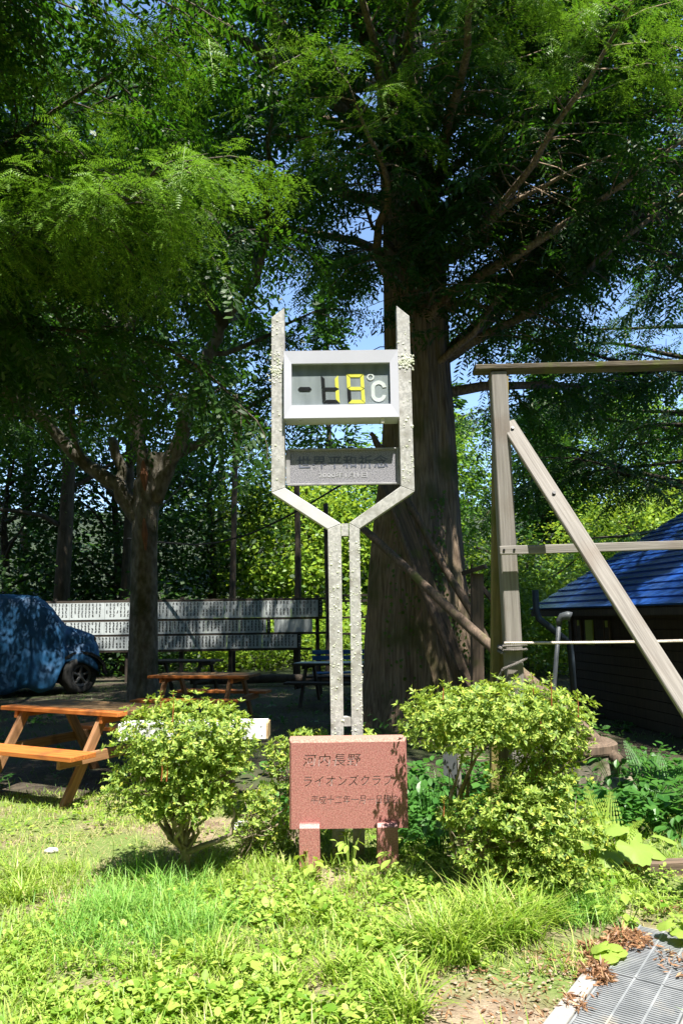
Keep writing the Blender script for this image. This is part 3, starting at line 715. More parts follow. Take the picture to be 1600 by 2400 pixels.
for ztop, zbot, xs_, lx in rows:
    h = ztop - zbot
    for a, b in zip(xs_, xs_[1:]):
        a += .008
        pn = MB().box(((a + b) / 2, 18.03, (ztop + zbot) / 2), (b - a, .02, h)).build('name_panel', 'panel_white', nbd)
        ink = MB(); x = a + .05
        while x < b - .03:
            MBz = ztop - h * .12
            for k in range(4):
                if k == 3 and rr.random() < .08: continue
                if k == 1 and rr.random() < .25: continue
                s_ = h * rr.uniform(.075, .10)
                zc = MBz - h * .215 * k
                # an illegible little brush character: a few strokes
                for q in range(3):
                    ink.box((x + rr.uniform(-.008, .008), 18.0185, zc - s_ * (q - 1) * .75), (rr.uniform(.026, .042), .002, .013))
                ink.box((x + rr.uniform(-.01, .01), 18.0165, zc), (.010, .002, s_ * 1.25))
            ink.box((x + .043, 18.0185, ztop - h * .14), (.003, .002, h * .14))
            x += .085
        ink.build('ink_writing', 'ink', pn)['kind'] = 'stuff'
    lb_ = MB().box((lx, 18.03, (ztop + zbot) / 2), (.085, .022, h)).build('amount_label', 'label_black', nbd)
    zz = ztop - h * .12
    for ch in '一〇〇圓也':
        place_text('label_writing', ch, lx, zz, .05, .012 if ch == '一' else h * .13, 18.0185, 'panel_white', lb_)
        zz -= h * .19
MB().box((-1.20, 18.03, 1.2965), (.92, .02, .30)).build('blank_panel', 'panel_white', nbd)
# dark poles carrying the board and the pole frame by the trunk
def pole(label, x, y, w, h, lean=0.0):
    b = MB(); n = 10; pts = [(x + lean * t + .02 * math.sin(t * 5 + x), y, -.1 + (h + .1) * t) for t in np.linspace(0, 1, 14)]
    b.tube(pts, [w * (1 - .25 * t) for t in np.linspace(0, 1, 14)], 9, jit=.06)
    o = b.build('dark_pole', 'bark_dark', base=(x, y, 0), smooth=True); tag(o, label, 'pole', 'slender dark poles behind the name board')
pole('slender dark pole rising behind the name panels, left of the sunlit foliage', -2.70, 18.4, .085, 7.2, .0)
pole('dark pole in front of the sunlit foliage, left of the sign legs', -1.13, 18.4, .095, 5.2, .02)
pole('dark pole half hidden directly behind the left leg of the sign', -.36, 17.6, .08, 4.2, .0)
rf = thing('rail_fence', 'dark horizontal rail fence between the sign legs and the big trunk', 'fence', (.35, 17.7, 0))
for z in (1.99, 1.86, 1.47, 1.09): bar('rail', (-.36, 17.7, z), (1.6, 17.7, z + .01), .05, .05, 'dark_wood', rf)
for x in (-.34, .30, 1.5): bar('post', (x, 17.76, -.05), (x, 17.76, 2.02), .075, .06, 'dark_wood', rf)
lg = MB().tube([(-3.2, 16.6, .16), (-1.5, 16.55, .17), (.2, 16.5, .15)], [.11, .10, .09], 9, jit=.05).build('fallen_log', 'bark_dark', base=(-1.5, 16.5, 0), smooth=True)
tag(lg, 'long dark log lying on the ground in front of the name board', 'log')
# hanging cable
pc = [at(x, y, 17.9 - .35 * i) for i, (x, y) in enumerate(((300, 1262), (380, 1271), (460, 1277), (520, 1270), (590, 1250), (650, 1222), (700, 1196), (760, 1160)))] + [at(830, 1118, 12.6), at(900, 1080, 10.2)]
tag(MB().tube(pc, .022, 6).build('hanging_cable', 'cable_black', base=pc[0], smooth=True), 'black cable sagging between the trees above the name board', 'cable')

# ================================================================== TIMBER FRAME AND ROPE
tfm = thing('timber_trestle', 'weathered grey timber trestle of post, diagonal brace, thin rail and mossy top beam', 'trestle', (1.1, 4.85, 0))
bar('post', (1.112, 4.90, -.05), (1.062, 4.80, 3.072), .106, .10, 'grey_wood', tfm, ch=.006)
bar('post', (2.40, 4.9, -.05), (2.43, 4.80, 3.08), .11, .105, 'grey_wood', tfm, ch=.006)
bar('top_beam', (.905, 4.80, 3.096), (3.1, 4.80, 3.118), .038, .13, 'moss_wood', tfm, ch=.006)
bar('rail', (1.005, 4.715, 1.866), (3.0, 4.715, 1.90), .056, .028, 'grey_wood', tfm)
bq0, bq1 = at(1188, 992, 4.82), at(1574, 1600, 3.95)
bar('brace', bq0, bq0 + (bq1 - bq0) * ((bq0.z - .02) / (bq0.z - bq1.z)), 0.098, .04, 'grey_wood', tfm, side=(-.15, -1, .4), ch=.005)
for (x, y, z) in ((1.030, 4.695, 1.868), (1.095, 4.695, 1.869)): MB().tube([(x, y + .006, z), (x, y, z)], .008, 8).build('bolt', 'segment_dark', tfm)
for t_ in (.035, .33): 
    q_ = bq0.lerp(bq1, t_); MB().tube([q_ + Vector((0, -.018, .008)), q_ + Vector((0, -.03, .013))], .011, 8).build('bolt', 'segment_dark', tfm)
gp0, gp1 = at(1171, 1590, 5.0), at(1170, 885, 5.0)
d_ = (gp0 - gp1) / (gp1.z - gp0.z)
for k, off in enumerate((-.035, .022)):
    bar('back_post', gp0 + d_ * gp0.z + Vector((off - .005, .0, 0)), gp1 + Vector((off * .8 + .01, 0, 0)), .054, .08, 'green_wood', tfm, ch=.005)
def twisted(pts, r, b, turns=28, n=3):
    pts = [Vector(p) for p in pts]
    L = [0]
    for a, c in zip(pts, pts[1:]): L.append(L[-1] + (c - a).length)
    def pos(s):
        for k in range(len(pts) - 1):
            if s <= L[k + 1] + 1e-9: return pts[k].lerp(pts[k + 1], (s - L[k]) / max(L[k + 1] - L[k], 1e-9)), (pts[k + 1] - pts[k]).normalized()
        return pts[-1], (pts[-1] - pts[-2]).normalized()
    N = int(L[-1] / .012) + 2
    for st in range(n):
        q = []
        for i in range(N):
            s = L[-1] * i / (N - 1); p, t = pos(s); u = t.cross(Vector((0, 0.3, 1))).normalized(); w = t.cross(u)
            a = 2 * math.pi * (s * turns + st / n)
            q.append(p + u * math.cos(a) * r * .5 + w * math.sin(a) * r * .5)
        b.tube(q, r * .58, 5)
rp = thing('rope', 'pale twisted rope wound round the timber post and stretched to the right', 'rope', (1.09, 4.84, 1.2))
b = MB(); line = []
for k in range(30):
    t = k / 29; line.append((1.02 + 2.0 * t, 4.785 - .07 * t - .03, 1.283 + .03 * t - .016 * math.sin(math.pi * t)))
twisted(line, .0105, b); b.build('stretched_line', 'rope_mat', rp)
b = MB()
for k in range(2):
    z = 1.262 - .028 * k; cx, cyy = 1.09, 4.86
    twisted([(cx - .075, cyy - .07, z), (cx + .075, cyy - .07, z + .006), (cx + .078, cyy + .07, z), (cx - .078, cyy + .07, z - .006), (cx - .075, cyy - .07, z - .018)], .010, b)
b.build('wound_turns', 'rope_old', rp)
b = MB(); twisted([(1.165, 4.785, 1.185), (1.09, 4.78, 1.15), (1.01, 4.79, 1.12), (.985, 4.83, 1.05), (.965, 4.86, .98)], .009, b); b.build('loose_end', 'rope_old', rp)

# ================================================================== SHED WITH BLUE ROOF
sc_ = Vector((3.0, 12.0, 1.545)); ev = Vector((.154, -.988, 0)); sv = Vector((.988, .154, 0)); PR = rad(29.6)
shed = thing('shed', 'dark wooden shed with low eave under a shiny blue metal roof', 'shed', (3.6, 11.4, 0))
Msh = Matrix((ev, sv, Vector((0, 0, 1)))).transposed().to_4x4(); Msh.translation = (sc_.x, sc_.y, 0)
upv = (math.cos(PR), math.sin(PR)); nrm = (-math.sin(PR), math.cos(PR))
RL, CW = 6.6, .193
roof = thing('roof', None, None, (3.6, 11.4, 0)); roof.parent = shed; roof.location = (0, 0, 0); del_ = None
proto = None
for k in range(22):
    # one folded course of sheet metal: flat pan with a lip stepping over the course below
    s0, s1 = CW * k, CW * (k + 1) + .02
    def pt(s, h, e): return Msh @ Vector((e, upv[0] * s + nrm[0] * h, sc_.z + upv[1] * s + nrm[1] * h))
    e0, e1 = 0.0 + random.uniform(-.004, .004), RL
    sec = [(s0, .004), (s0, .026), (s0 + .02, .024), (s1, .006), (s1, .000), (s0 + .02, .004)]
    vs = [pt(s, h, e0) for s, h in sec] + [pt(s, h, e1) for s, h in sec]
    MB().add(vs, [(0, 1, 2, 3, 4, 5), (11, 10, 9, 8, 7, 6)] + [(i, i + 6, (i + 1) % 6 + 6, (i + 1) % 6) for i in range(6)]).build('metal_sheet', 'roof_blue', roof)
def spt(e, s, z): return Msh @ Vector((e, s, z))
b = MB()   # roof deck below the sheets
dk = [(0.02, -.012), (CW * 22, -.012), (CW * 22, -.06), (.02, -.06)]
vs = [Msh @ Vector((e, upv[0] * s + nrm[0] * h, sc_.z + upv[1] * s + nrm[1] * h)) for e in (.02, RL - .02) for s, h in dk]
b.add(vs, [(0, 1, 2, 3), (7, 6, 5, 4), (0, 4, 5, 1), (1, 5, 6, 2), (2, 6, 7, 3), (3, 7, 4, 0)]).build('roof_deck', 'dark_wood', roof)
def sb(nm, e0, e1, s0, s1, z0, z1, m, par=shed):
    vs = [spt(e, s, z) for e in (e0, e1) for s in (s0, s1) for z in (z0, z1)]
    return MB().add(vs, [(0, 1, 3, 2), (4, 6, 7, 5), (0, 4, 5, 1), (2, 3, 7, 6), (0, 2, 6, 4), (1, 5, 7, 3)]).build(nm, m, par)
sb('fascia', .03, RL - .03, .005, .035, 1.44, 1.525, 'dark_wood')
wall = sb('wall', .56, RL - .4, .47, .53, -.05, 1.72, 'dark_wood')
for k in range(12):
    z = .02 + k * .125
    sb('wall_board', .545, RL - .42, .435 - random.uniform(0, .006), .468, z, z + .117, 'dark_wood', wall)
sb('end_wall', .50, .56, .43, 4.2, -.05, 1.75, 'dark_wood')
sb('corner_post', .50, .60, .40, .434, -.05, 1.62, 'dark_wood')
def hung(nm, label, px0, px1, y0, y1, m, strip=None):
    # boards hanging on the wall under the eave
    def e_at(px):
        best = min(np.linspace(.5, 5, 400), key=lambda e: abs(proj_x(spt(e, .42, 1.3)) - px)); return best
    e0, e1 = e_at(px0), e_at(px1)
    z1 = at(px0, y0, spt(e0, .42, 1).y).z; z0 = at(px0, y1, spt(e0, .42, 1).y).z
    root = sb(nm, e0, e1, .405, .425, z0, z1, m, None)
    tag(root, label, 'board')
    return root, e0, e1, z0, z1
def proj_x(p):
    v = p - Vector((0, 0, EYE)); return 800 + FPX * v.dot(Rt) / v.dot(Fw)
r1, e0, e1, z0, z1 = hung('hanging_board', 'narrow dark board with pale strip on the shed wall, left of the yellow green board', 1350, 1363, 1452, 1512, 'sign_wood')
sb('pale_strip', e0 + (e1 - e0) * .35, e0 + (e1 - e0) * .7, .400, .4045, z1 - .09, z1 - .01, 'yellow_board', r1)
for q_ in (0.05, .85): sb('edge_slat', e0 + (e1 - e0) * q_, e0 + (e1 - e0) * (q_ + .1), .398, .4045, z0, z1, 'old_wood', r1)
hung('hanging_board', 'plain yellow green board hanging on the dark shed wall', 1372, 1389, 1453, 1511, 'yellow_board')
r1, e0, e1, z0, z1 = hung('hanging_board', 'narrow dark board with pale strip on the shed wall, right of the yellow green board', 1414, 1430, 1453, 1514, 'sign_wood')
sb('pale_strip', e0 + (e1 - e0) * .35, e0 + (e1 - e0) * .7, .400, .4045, z1 - .10, z1 - .01, 'yellow_board', r1)
for q_ in (0.05, .85): sb('edge_slat', e0 + (e1 - e0) * q_, e0 + (e1 - e0) * (q_ + .1), .398, .4045, z0, z1, 'old_wood', r1)
dp = [at(1253, 1383, 10.2), at(1256, 1432, 10.2), at(1262, 1450, 10.15), at(1300, 1480, 10.1), at(1335, 1506, 10.2)]
o = MB().tube(dp + [Vector((dp[-1].x + .02, dp[-1].y, 0))], .045, 10).build('downpipe', 'pvc_dark', base=(dp[-1].x, dp[-1].y, 0), smooth=True)
tag(o, 'dark bent downpipe crossing the left corner of the blue roof', 'pipe')
vp0, vp1 = at(1296, 1625, 8.0), at(1309, 1462, 8.0)
vp = thing('vent_pipe', 'thin grey plastic pipe with elbow cap standing left of the shed wall', 'pipe', (vp0.x, 8.0, 0))
MB().tube([Vector((vp0.x - .05, 8.0, -.05)), vp0, vp1], .023, 12).build('pipe', 'pvc_grey', vp, smooth=True)
e1_ = vp1 + Vector((.004, 0, .05))
MB().tube([vp1 - Vector((0, 0, .015)), vp1 + Vector((.002, 0, .035)), vp1 + Vector((.03, -.01, .075)), vp1 + Vector((.085, -.03, .085)), vp1 + Vector((.12, -.04, .07))], [.030, .032, .040, .048, .052], 12).build('elbow', 'pvc_grey', vp, smooth=True)

# ================================================================== PROPS BY THE BIG TRUNK
def log(name, label, cat, p0, p1, r0, r1, m, mid=0.0, n=9, base=None):
    p0, p1 = Vector(p0), Vector(p1); pts = []; rs = []
    for k in range(10):
        t = k / 9; q = p0.lerp(p1, t); q.z += mid * math.sin(math.pi * t); q.x += .012 * math.sin(t * 9 + p0.x)
        pts.append(q); rs.append((r0 + (r1 - r0) * t) * random.uniform(.95, 1.05))
    o = MB().tube(pts, rs, n, jit=.05).build(name, m, base=(p1.x, p1.y, 0), smooth=True)
    return tag(o, label, cat)
log('leaning_pole', 'long mossy pole slanting across the big trunk down to the old stone drum', 'pole', at(838, 1228, 9.25), at(1450, 1788, 6.15), .046, .055, 'old_wood')
log('leaning_pole', 'thin pole leaning steeply against the left of the big trunk behind the sign', 'pole', at(893, 1135, 9.6), at(1075, 1590, 9.0), .030, .036, 'old_wood')
log('leaning_pole', 'dark pole leaning on the big trunk towards the short capped post', 'pole', at(952, 1172, 9.6), at(1150, 1520, 8.9), .042, .048, 'old_wood')
pb0, pb1 = at(905, 1110, 9.75), at(1085, 1600, 9.15)
pb1 = pb1 + (pb1 - pb0) * ((pb1.z + .02) / (pb0.z - pb1.z))
tag(bar('leaning_beam', pb1, pb0, .20, .12, 'old_wood', None, ch=.012), 'thick old beam leaning steeply against the front of the big trunk', 'beam')
cp = thing('capped_post', 'short dark post with a small tilted cap beam right of the big trunk', 'post', (1.55, 8.6, 0))
a_ = at(1117, 1345, 8.6); b_ = at(1112, 1590, 8.6)
bar('post', (b_.x, 8.6, -.05), a_, .135, .12, 'old_wood', cp)
bar('cap_beam', at(1084, 1350, 8.6) + Vector((0, 0, .03)), at(1138, 1333, 8.5) + Vector((0, 0, .03)), .05, .16, 'dark_wood', cp)
bar('strut', at(1125, 1372, 8.62), at(1172, 1432, 8.55), .05, .05, 'dark_wood', cp)
log('snag', 'broken splintered limb stub sticking out behind the plaque', 'branch', at(868, 1015, 9.9), at(905, 1070, 10.1), .03, .07, 'old_wood')

# stone drum, stake, marker, white bench, stones, sleeper
dr = thing('stone_drum', 'old round stone drum with a wooden lid in the shade beside the right bush', 'drum', (2.0, 6.45, 0))
def lathe(prf, c, n=28, jit=.0):
    b = MB()
    for k in range(n):
        a = 2 * math.pi * k / n
        for r, z in prf:
            q = r * (1 + jit * mnoise.noise(Vector((math.cos(a) * 2, math.sin(a) * 2, z * 4)))); b.v.append((c[0] + math.cos(a) * q, c[1] + math.sin(a) * q, z))
    m = len(prf)
    for k in range(n):
        for j in range(m - 1):
            k2 = (k + 1) % n; b.f.append([k * m + j, k2 * m + j, k2 * m + j + 1, k * m + j + 1])
    b.f.append([k * m + m - 1 for k in range(n)])
    return b
lathe([(.30, -.05), (.31, .1), (.30, .31), (.285, .325), (.05, .327)], (2.0, 6.45), jit=.06).build('drum', 'stone_dark', dr, smooth=False)
lathe([(.305, .330), (.31, .345), (.31, .40), (.27, .42), (.05, .425)], (1.97, 6.43), jit=.08).build('lid', 'old_wood', dr)
log('mossy_stake', 'short mossy stake with a knob top beside the right bush', 'stake', (1.93, 6.7, .74), (1.94, 6.7, -.05), .06, .055, 'moss_wood')
mk = thing('marker_plate', 'small white marker plate on a stake behind the right bush', 'sign', (.70, 4.75, 0))
bar('stake', (.70, 4.76, -.05), (.70, 4.75, .66), .03, .02, 'grey_wood', mk)
a_, b_ = at(1037, 1760, 4.73), at(1071, 1828, 4.73)
MB().prism([(a_.x, b_.z + .03), (b_.x, b_.z), (b_.x, a_.z), (a_.x, a_.z)], 4.725, 4.735).build('plate', 'pvc_grey', mk)
wb = thing('white_bench', 'white painted plank bench half hidden behind the left bush', 'bench', (-1.2, 6.22, 0))
bevel(MB().box((-1.225, 6.24, .566), (1.19, .22, .136)).build('plank', 'white_board', wb), .006)
MB().box((-.6225, 6.245, .563), (.014, .20, .12)).build('end_grain', 'board_end', wb)
for (x, z) in ((-.668, .60), (-.665, .53)): MB().tube([(x, 6.132, z), (x, 6.127, z)], .005, 7).build('screw', 'rubber', wb)
for x in (-1.6, -.95): MB().cbox((x, 6.26, .235), (.09, .16, .52), .006).build('leg', 'old_wood', wb)
def rock(name, label, c, s, m, seed):
    r = random.Random(seed); bm = bmesh.new(); bmesh.ops.create_icosphere(bm, subdivisions=2, radius=1)
    for v in bm.verts:
        d = 1 + .35 * mnoise.noise(v.co * 1.3 + Vector((seed, 0, 0))) + .12 * mnoise.noise(v.co * 3.5)
        v.co = Vector((v.co.x * s[0] * d, v.co.y * s[1] * d, v.co.z * s[2] * d))
    me = bpy.data.meshes.new(name); bm.to_mesh(me); bm.free()
    return tag(link(name, me, m, None, Matrix.Translation(c)), label, 'stone')
g0 = gnd(575, 1950); rock('stone', 'pale grey stone on the ground between left bush and granite', (g0.x, g0.y, .03), (.10, .07, .05), 'stone_pale', 3)
g0 = gnd(1470, 1905); rock('stone', 'dark mossy stone among shaded leaves at the right', (g0.x - .02, g0.y + .1, .10), (.16, .12, .14), 'stone_dark', 5)
g0 = gnd(120, 1998); rock('stone', 'small flat pale stone in the sunlit grass at the left', (g0.x, g0.y, .012), (.045, .03, .016), 'stone_pale', 8)
s0, s1 = gnd(1448, 2056), gnd(1760, 2046)
sl = bar('timber_sleeper', (s0.x, s0.y + .05, .02), (s1.x, s1.y + .05, .025), .09, .07, 'old_wood', None, ch=.008)
tag(sl, 'weathered timber edging lying on the ground at the right edge', 'timber')

# ================================================================== DRAIN WITH GRATES
O_ = Vector((.675, 2.80, 0)); du = Vector((.572, .820, 0)).normalized(); dv = Vector((du.y, -du.x, 0))
Md = Matrix((dv, du, Vector((0, 0, 1)))).transposed().to_4x4(); Md.translation = O_
drn = thing('drain_channel', 'concrete drain channel with steel grates running to the lower right corner', 'drain', tuple(O_))
def db(nm, v0, v1, u0, u1, z0, z1, m, par):
    b = MB().box(((v0 + v1) / 2, (u0 + u1) / 2, (z0 + z1) / 2), (v1 - v0, u1 - u0, z1 - z0)); b.v = [tuple(Md @ Vector(p)) for p in b.v]
    return b.build(nm, m, par)
db('channel_bottom', .0, .46, -.6, 1.06, .001, .009, 'drain_black', drn)
for (u0, u1) in ((-.6, -.12), (-.116, .52)): bevel(db('kerb_block', .0, .068, u0, u1, -.02, .052, 'concrete', drn), .006)
for (u0, u1) in ((-.6, .05), (.054, .66)): bevel(db('kerb_block', .392, .46, u0, u1, -.02, .050, 'concrete', drn), .006)
for i, (u0, u1) in enumerate(((-.55, -.02), (-.014, .515), (.521, 1.05))):
    gr = db('grate_frame', .073, .081, u0, u1, .014, .046, 'galvanised', drn)
    for v in (.177, .279, .379): db('grate_bar', v, v + .008, u0, u1, .014, .0465, 'galvanised', gr)
    b = MB(); u = u0 + .006
    while u < u1 - .004:
        b.box((.230, u, .030), (.297, .0075, .026)); u += .0155
    b.v = [tuple(Md @ Vector(p)) for p in b.v]; o = b.build('cross_bars', 'galvanised', gr); o['kind'] = 'stuff'

# ================================================================== TREES
SUNH = np.array([math.sin(SUN_AZ), -math.cos(SUN_AZ)]) / math.tan(SUN_EL)     # how far the sun lies off the vertical
def lit_ok(P, rng):
    """keep the clearing round the sign open to the sun: where would this spray's shadow fall?"""
    sx = P[:, 0] - SUNH[0] * P[:, 2]; sy = P[:, 1] - SUNH[1] * P[:, 2]
    edge = np.where(sx > 1.35, 5.25, np.where(sx < -1.5, 6.72, 6.75)) + rng.normal(0, .12, len(P))
    edge = edge + np.where((P[:, 2] > 5.2) & (sx < -.3), 1.0, 0)
    nz = np.sin(sx * 3.1 + sy * 1.7) + np.sin(sx * 1.3 - sy * 2.9 + 1)
    roofgap = (sx > 2.5) & (sx < 5.8) & (sy > 8.7) & (sy < 13.6) & (sy - 1.1 * (sx - 2.6) > 8.6) & (nz > -.35)
    nz3 = np.sin(sx * 7 + sy * 2.3) + np.sin(sx * 4.1 - sy * 6.7 + 2)
    barkgap = ((sx > .75) & (sx < 1.75) & (sy > 10.5) & (sy < 11.6) & (nz > -1.2)) | ((sx > .1) & (sx < 2.0) & (sy > 9.7) & (sy < 13.2) & (nz3 > .7))
    return (sy > edge) & ~roofgap & ~barkgap
def frond_simple(L=1.0):
    # narrow leaf-like branchlet, folded along its rib
    tv = np.array([(0, 0, 0), (.25, .15, -.03), (.7, .14, -.07), (1, 0, -.12), (.7, -.14, -.07), (.25, -.15, -.03), (.45, 0, .02)]) * L
    tf = np.array([(6, 0, 1), (6, 1, 2), (6, 2, 3), (6, 3, 4), (6, 4, 5), (6, 5, 0)])
    return tv, tf
def frond_simple4(L=1.0):
    tv = np.array([(0, 0, 0), (.35, .17, -.02), (.75, .14, -.08), (1, 0, -.14), (.6, -.17, -.05)]) * L
    return tv, np.array([(0, 1, 4), (1, 2, 4), (2, 3, 4)])
def frond_fine(n=9):
    # feathery branchlet: rib and opposite needles that nearly touch
    vs, fs = [(0, .008, 0), (0, -.008, 0), (1, 0, -.13)], [(0, 1, 2)]
    for k in range(n):
        t = .06 + .90 * k / (n - 1); l = .19 * math.sin(math.pi * (.20 + .72 * t)) + .03; z = -.13 * t * t
        for s in (1, -1):
            b = len(vs); vs += [(t - .035, 0, z), (t + .055, 0, z - .004), (t + .075, s * l, z - .014)]
            fs += [(b, b + 1, b + 2)]
    return np.array(vs), np.array(fs)
def spray_template(fr, n, rng, L=.55, fl=.15):
    """a drooping twig with branchlets on both sides"""
    tv, tf = fr; R, T = [], []
    for k in range(n):
        t = (k + .5) / n; s = 1 if k % 2 else -1
        p = np.array((L * t, 0, -.22 * L * t * t)); ang = rad(rng.uniform(48, 72)) * s
        if k == n - 1: ang = 0
        d = np.array((math.cos(ang), math.sin(ang), rng.uniform(-.45, .02)))
        R.append((d, fl * rng.uniform(.7, 1.15) * (1 - .35 * abs(t - .45)))); T.append(p)
    xd = np.array([r[0] for r in R]); up = np.tile(np.array((0, 0, 1.0)), (n, 1)) + rng.normal(0, .22, (n, 3))
    V, Fq = scatter(tv, tf, frames(xd, up, [r[1] for r in R]), np.array(T))
    tw = np.array([(0, .004, 0), (0, -.004, 0), (L, 0, -.22 * L)]); V = np.concatenate([V, tw]); Fq = np.concatenate([Fq, np.array([(len(V) - 3, len(V) - 2, len(V) - 1)])])
    return V, Fq
class Skel:
    """limbs and twigs of one tree; sprays collect where foliage sits"""
    def __init__(s, seed): s.b = MB(); s.sp = []; s.sd = []; s.r = random.Random(seed)
    def limb(s, p, d, L, r, lift=0.0, droop=.5, sub=True, n=9, subL=1.5, bare=.22, dens=1.0, wob=.16):
        R = s.r; pts = [Vector(p)]; d = Vector(d).normalized(); st = L / n
        for k in range(n):
            t = k / n
            d = (d + Vector((R.gauss(0, wob), R.gauss(0, wob), R.gauss(0, wob * .7) + lift * (1 - t) * .2 - droop * t * .22))).normalized()
            pts.append(pts[-1] + d * st)
        rs = [max(r * (1 - .86 * k / n), .008) for k in range(n + 1)]
        s.b.tube(pts, rs, 7 if r > .05 else 5, cap=False, jit=.08)
        if sub:
            m = int(L * 4.0 * dens); side = 1
            for k in range(m):
                t = bare + (1 - bare) * (k + R.random()) / m; x = t * n; i = min(int(x), n - 1); q = pts[i].lerp(pts[i + 1], x - i)
                td = (pts[i + 1] - pts[i]).normalized(); sdv = td.cross(Vector((0, 0, 1))); side = -side
                if sdv.length < .1: sdv = Vector((1, 0, 0))
                sdv.normalize()
                dd = (td * R.uniform(.3, .9) + sdv * side * R.uniform(.6, 1.1) + Vector((0, 0, R.uniform(-.45, .35)))).normalized()
                s.twig(q, dd, subL * R.uniform(.45, 1.0) * (1.1 - .55 * t))
            s.twig(pts[-1], d, subL * .6)
        return pts
    def twig(s, p, d, L):
        R = s.r; n = 4; pts = [Vector(p)]; d = Vector(d)
        for k in range(n):
            d = (d + Vector((R.gauss(0, .16), R.gauss(0, .16), R.gauss(0, .1) - .12))).normalized(); pts.append(pts[-1] + d * (L / n))
        s.b.tube(pts, [.010 * (1 - .8 * k / n) + .0015 for k in range(n + 1)], 3, cap=False)
        m = max(3, int(L / .100)); side = 1
        for k in range(m):
            t = .12 + .88 * (k + R.random() * .6) / m; x = min(t, .999) * n; i = int(x); q = pts[i].lerp(pts[i + 1], x - i)
            td = (pts[i + 1] - pts[i]).normalized(); sdv = td.cross(Vector((0, 0, 1)))
            if sdv.length < .1: sdv = Vector((1, 0, 0))
            sdv.normalize(); side = -side
            dd = td * R.uniform(.4, 1.0) + sdv * side * R.uniform(.3, 1.0) + Vector((0, 0, R.uniform(-.7, .1)))
            s.sp.append(tuple(q)); s.sd.append(tuple(dd.normalized()))
_r = np.random.default_rng(11)
SPR = [spray_template(frond_simple4(), 15, _r, .46, .105) for _ in range(5)]
SPR_F = [spray_template(frond_fine(6), 14, _r, .38, .105) for _ in range(3)]
def foliage(sk, name, parent, m, rng, fine=None, scale=(.85, 1.45), keep=1.0, m_fine=None, trim=True):
    P = np.array(sk.sp); D = np.array(sk.sd)
    if trim:
        ok = lit_ok(P, rng); P, D = P[ok], D[ok]
    if keep < 1:
        ok = rng.random(len(P)) < keep; P, D = P[ok], D[ok]
    ok = (P[:, 2] < 10.3) | (rng.random(len(P)) < .38); P, D = P[ok], D[ok]       # the high crown, far overhead, in fewer and larger sprays
    up = np.tile(np.array((0, 0, 1.0)), (len(P), 1)) + rng.normal(0, .25, (len(P), 3))
    Rm = frames(D, up, rng.uniform(*scale, len(P)) * np.where(P[:, 2] > 10.3, 2.1, 1.0))
    isf = fine(P) if fine is not None else np.zeros(len(P), bool)
    if isf.any():                       # near boughs: more, smaller sprays round each twig point
        q = P[isf]; dq = D[isf]
        P2 = q + rng.normal(0, .11, q.shape) * (1, 1, .6); D2 = norm(dq + rng.normal(0, .55, dq.shape) * (1, 1, .35))
        ok = lit_ok(P2, rng) if trim else np.ones(len(P2), bool); P2, D2 = P2[ok], D2[ok]
        P = np.concatenate([P, P2]); D = np.concatenate([D, D2]); isf = np.concatenate([isf, np.ones(len(P2), bool)])
        up = np.tile(np.array((0, 0, 1.0)), (len(P), 1)) + rng.normal(0, .2, (len(P), 3)); Rm = frames(D, up, rng.uniform(.8, 1.35, len(P)) * np.where(P[:, 2] > 10.3, 2.1, 1.0))
    parts = []
    lab = rng.integers(0, len(SPR), len(P))
    for k in range(len(SPR)):
        q = (lab == k) & ~isf
        if q.any(): parts.append(scatter(*SPR[k], Rm[q], P[q]))
    if parts:
        V, Fq = join(parts); raw(name, V, Fq, m, parent, M=wm(parent))
    parts = []
    for k in range(3):
        q = (lab % 3 == k) & isf
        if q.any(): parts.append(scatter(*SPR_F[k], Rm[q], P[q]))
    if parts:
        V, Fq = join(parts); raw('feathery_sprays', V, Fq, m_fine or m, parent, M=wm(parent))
def fluted_trunk(path, radii, n, flute, name, m, parent, seed=0, rough=.03, rz=60):
    """trunk with buttressed, furrowed bark"""
    pts = [Vector(p) for p in path]; H = len(pts); V = []
    zs = np.linspace(0, H - 1, rz)
    for z in zs:
        i = min(int(z), H - 2); t = z - i; c = pts[i].lerp(pts[i + 1], t); r = radii[i] + (radii[i + 1] - radii[i]) * t
        for k in range(n):
            a = 2 * math.pi * k / n; ca, sa = math.cos(a), math.sin(a)
            fl = flute * max(0, 1 - c.z / 7) * (.6 * math.sin(a * 5 + .25 * c.z + seed) + .4 * math.sin(a * 9 + 1.3 + .15 * c.z))
            fur = abs(mnoise.noise(Vector((ca * 5.5 * max(r, .3) / .6, sa * 5.5 * max(r, .3) / .6, c.z * .35 + seed)))) * 1.5 + .6 * abs(mnoise.noise(Vector((ca * 13, sa * 13, c.z * .8 + seed))))
            q = r * (1 + fl) - rough * (1 - fur)
            V.append((c.x + ca * q, c.y + sa * q, c.z))
    idx = np.arange(len(zs) * n).reshape(len(zs), n)
    Fq = np.stack([idx[:-1], np.roll(idx[:-1], -1, 1), np.roll(idx[1:], -1, 1), idx[1:]], -1).reshape(-1, 4)
    return raw(name, np.array(V), Fq, m, parent, M=wm(parent), smooth=True)

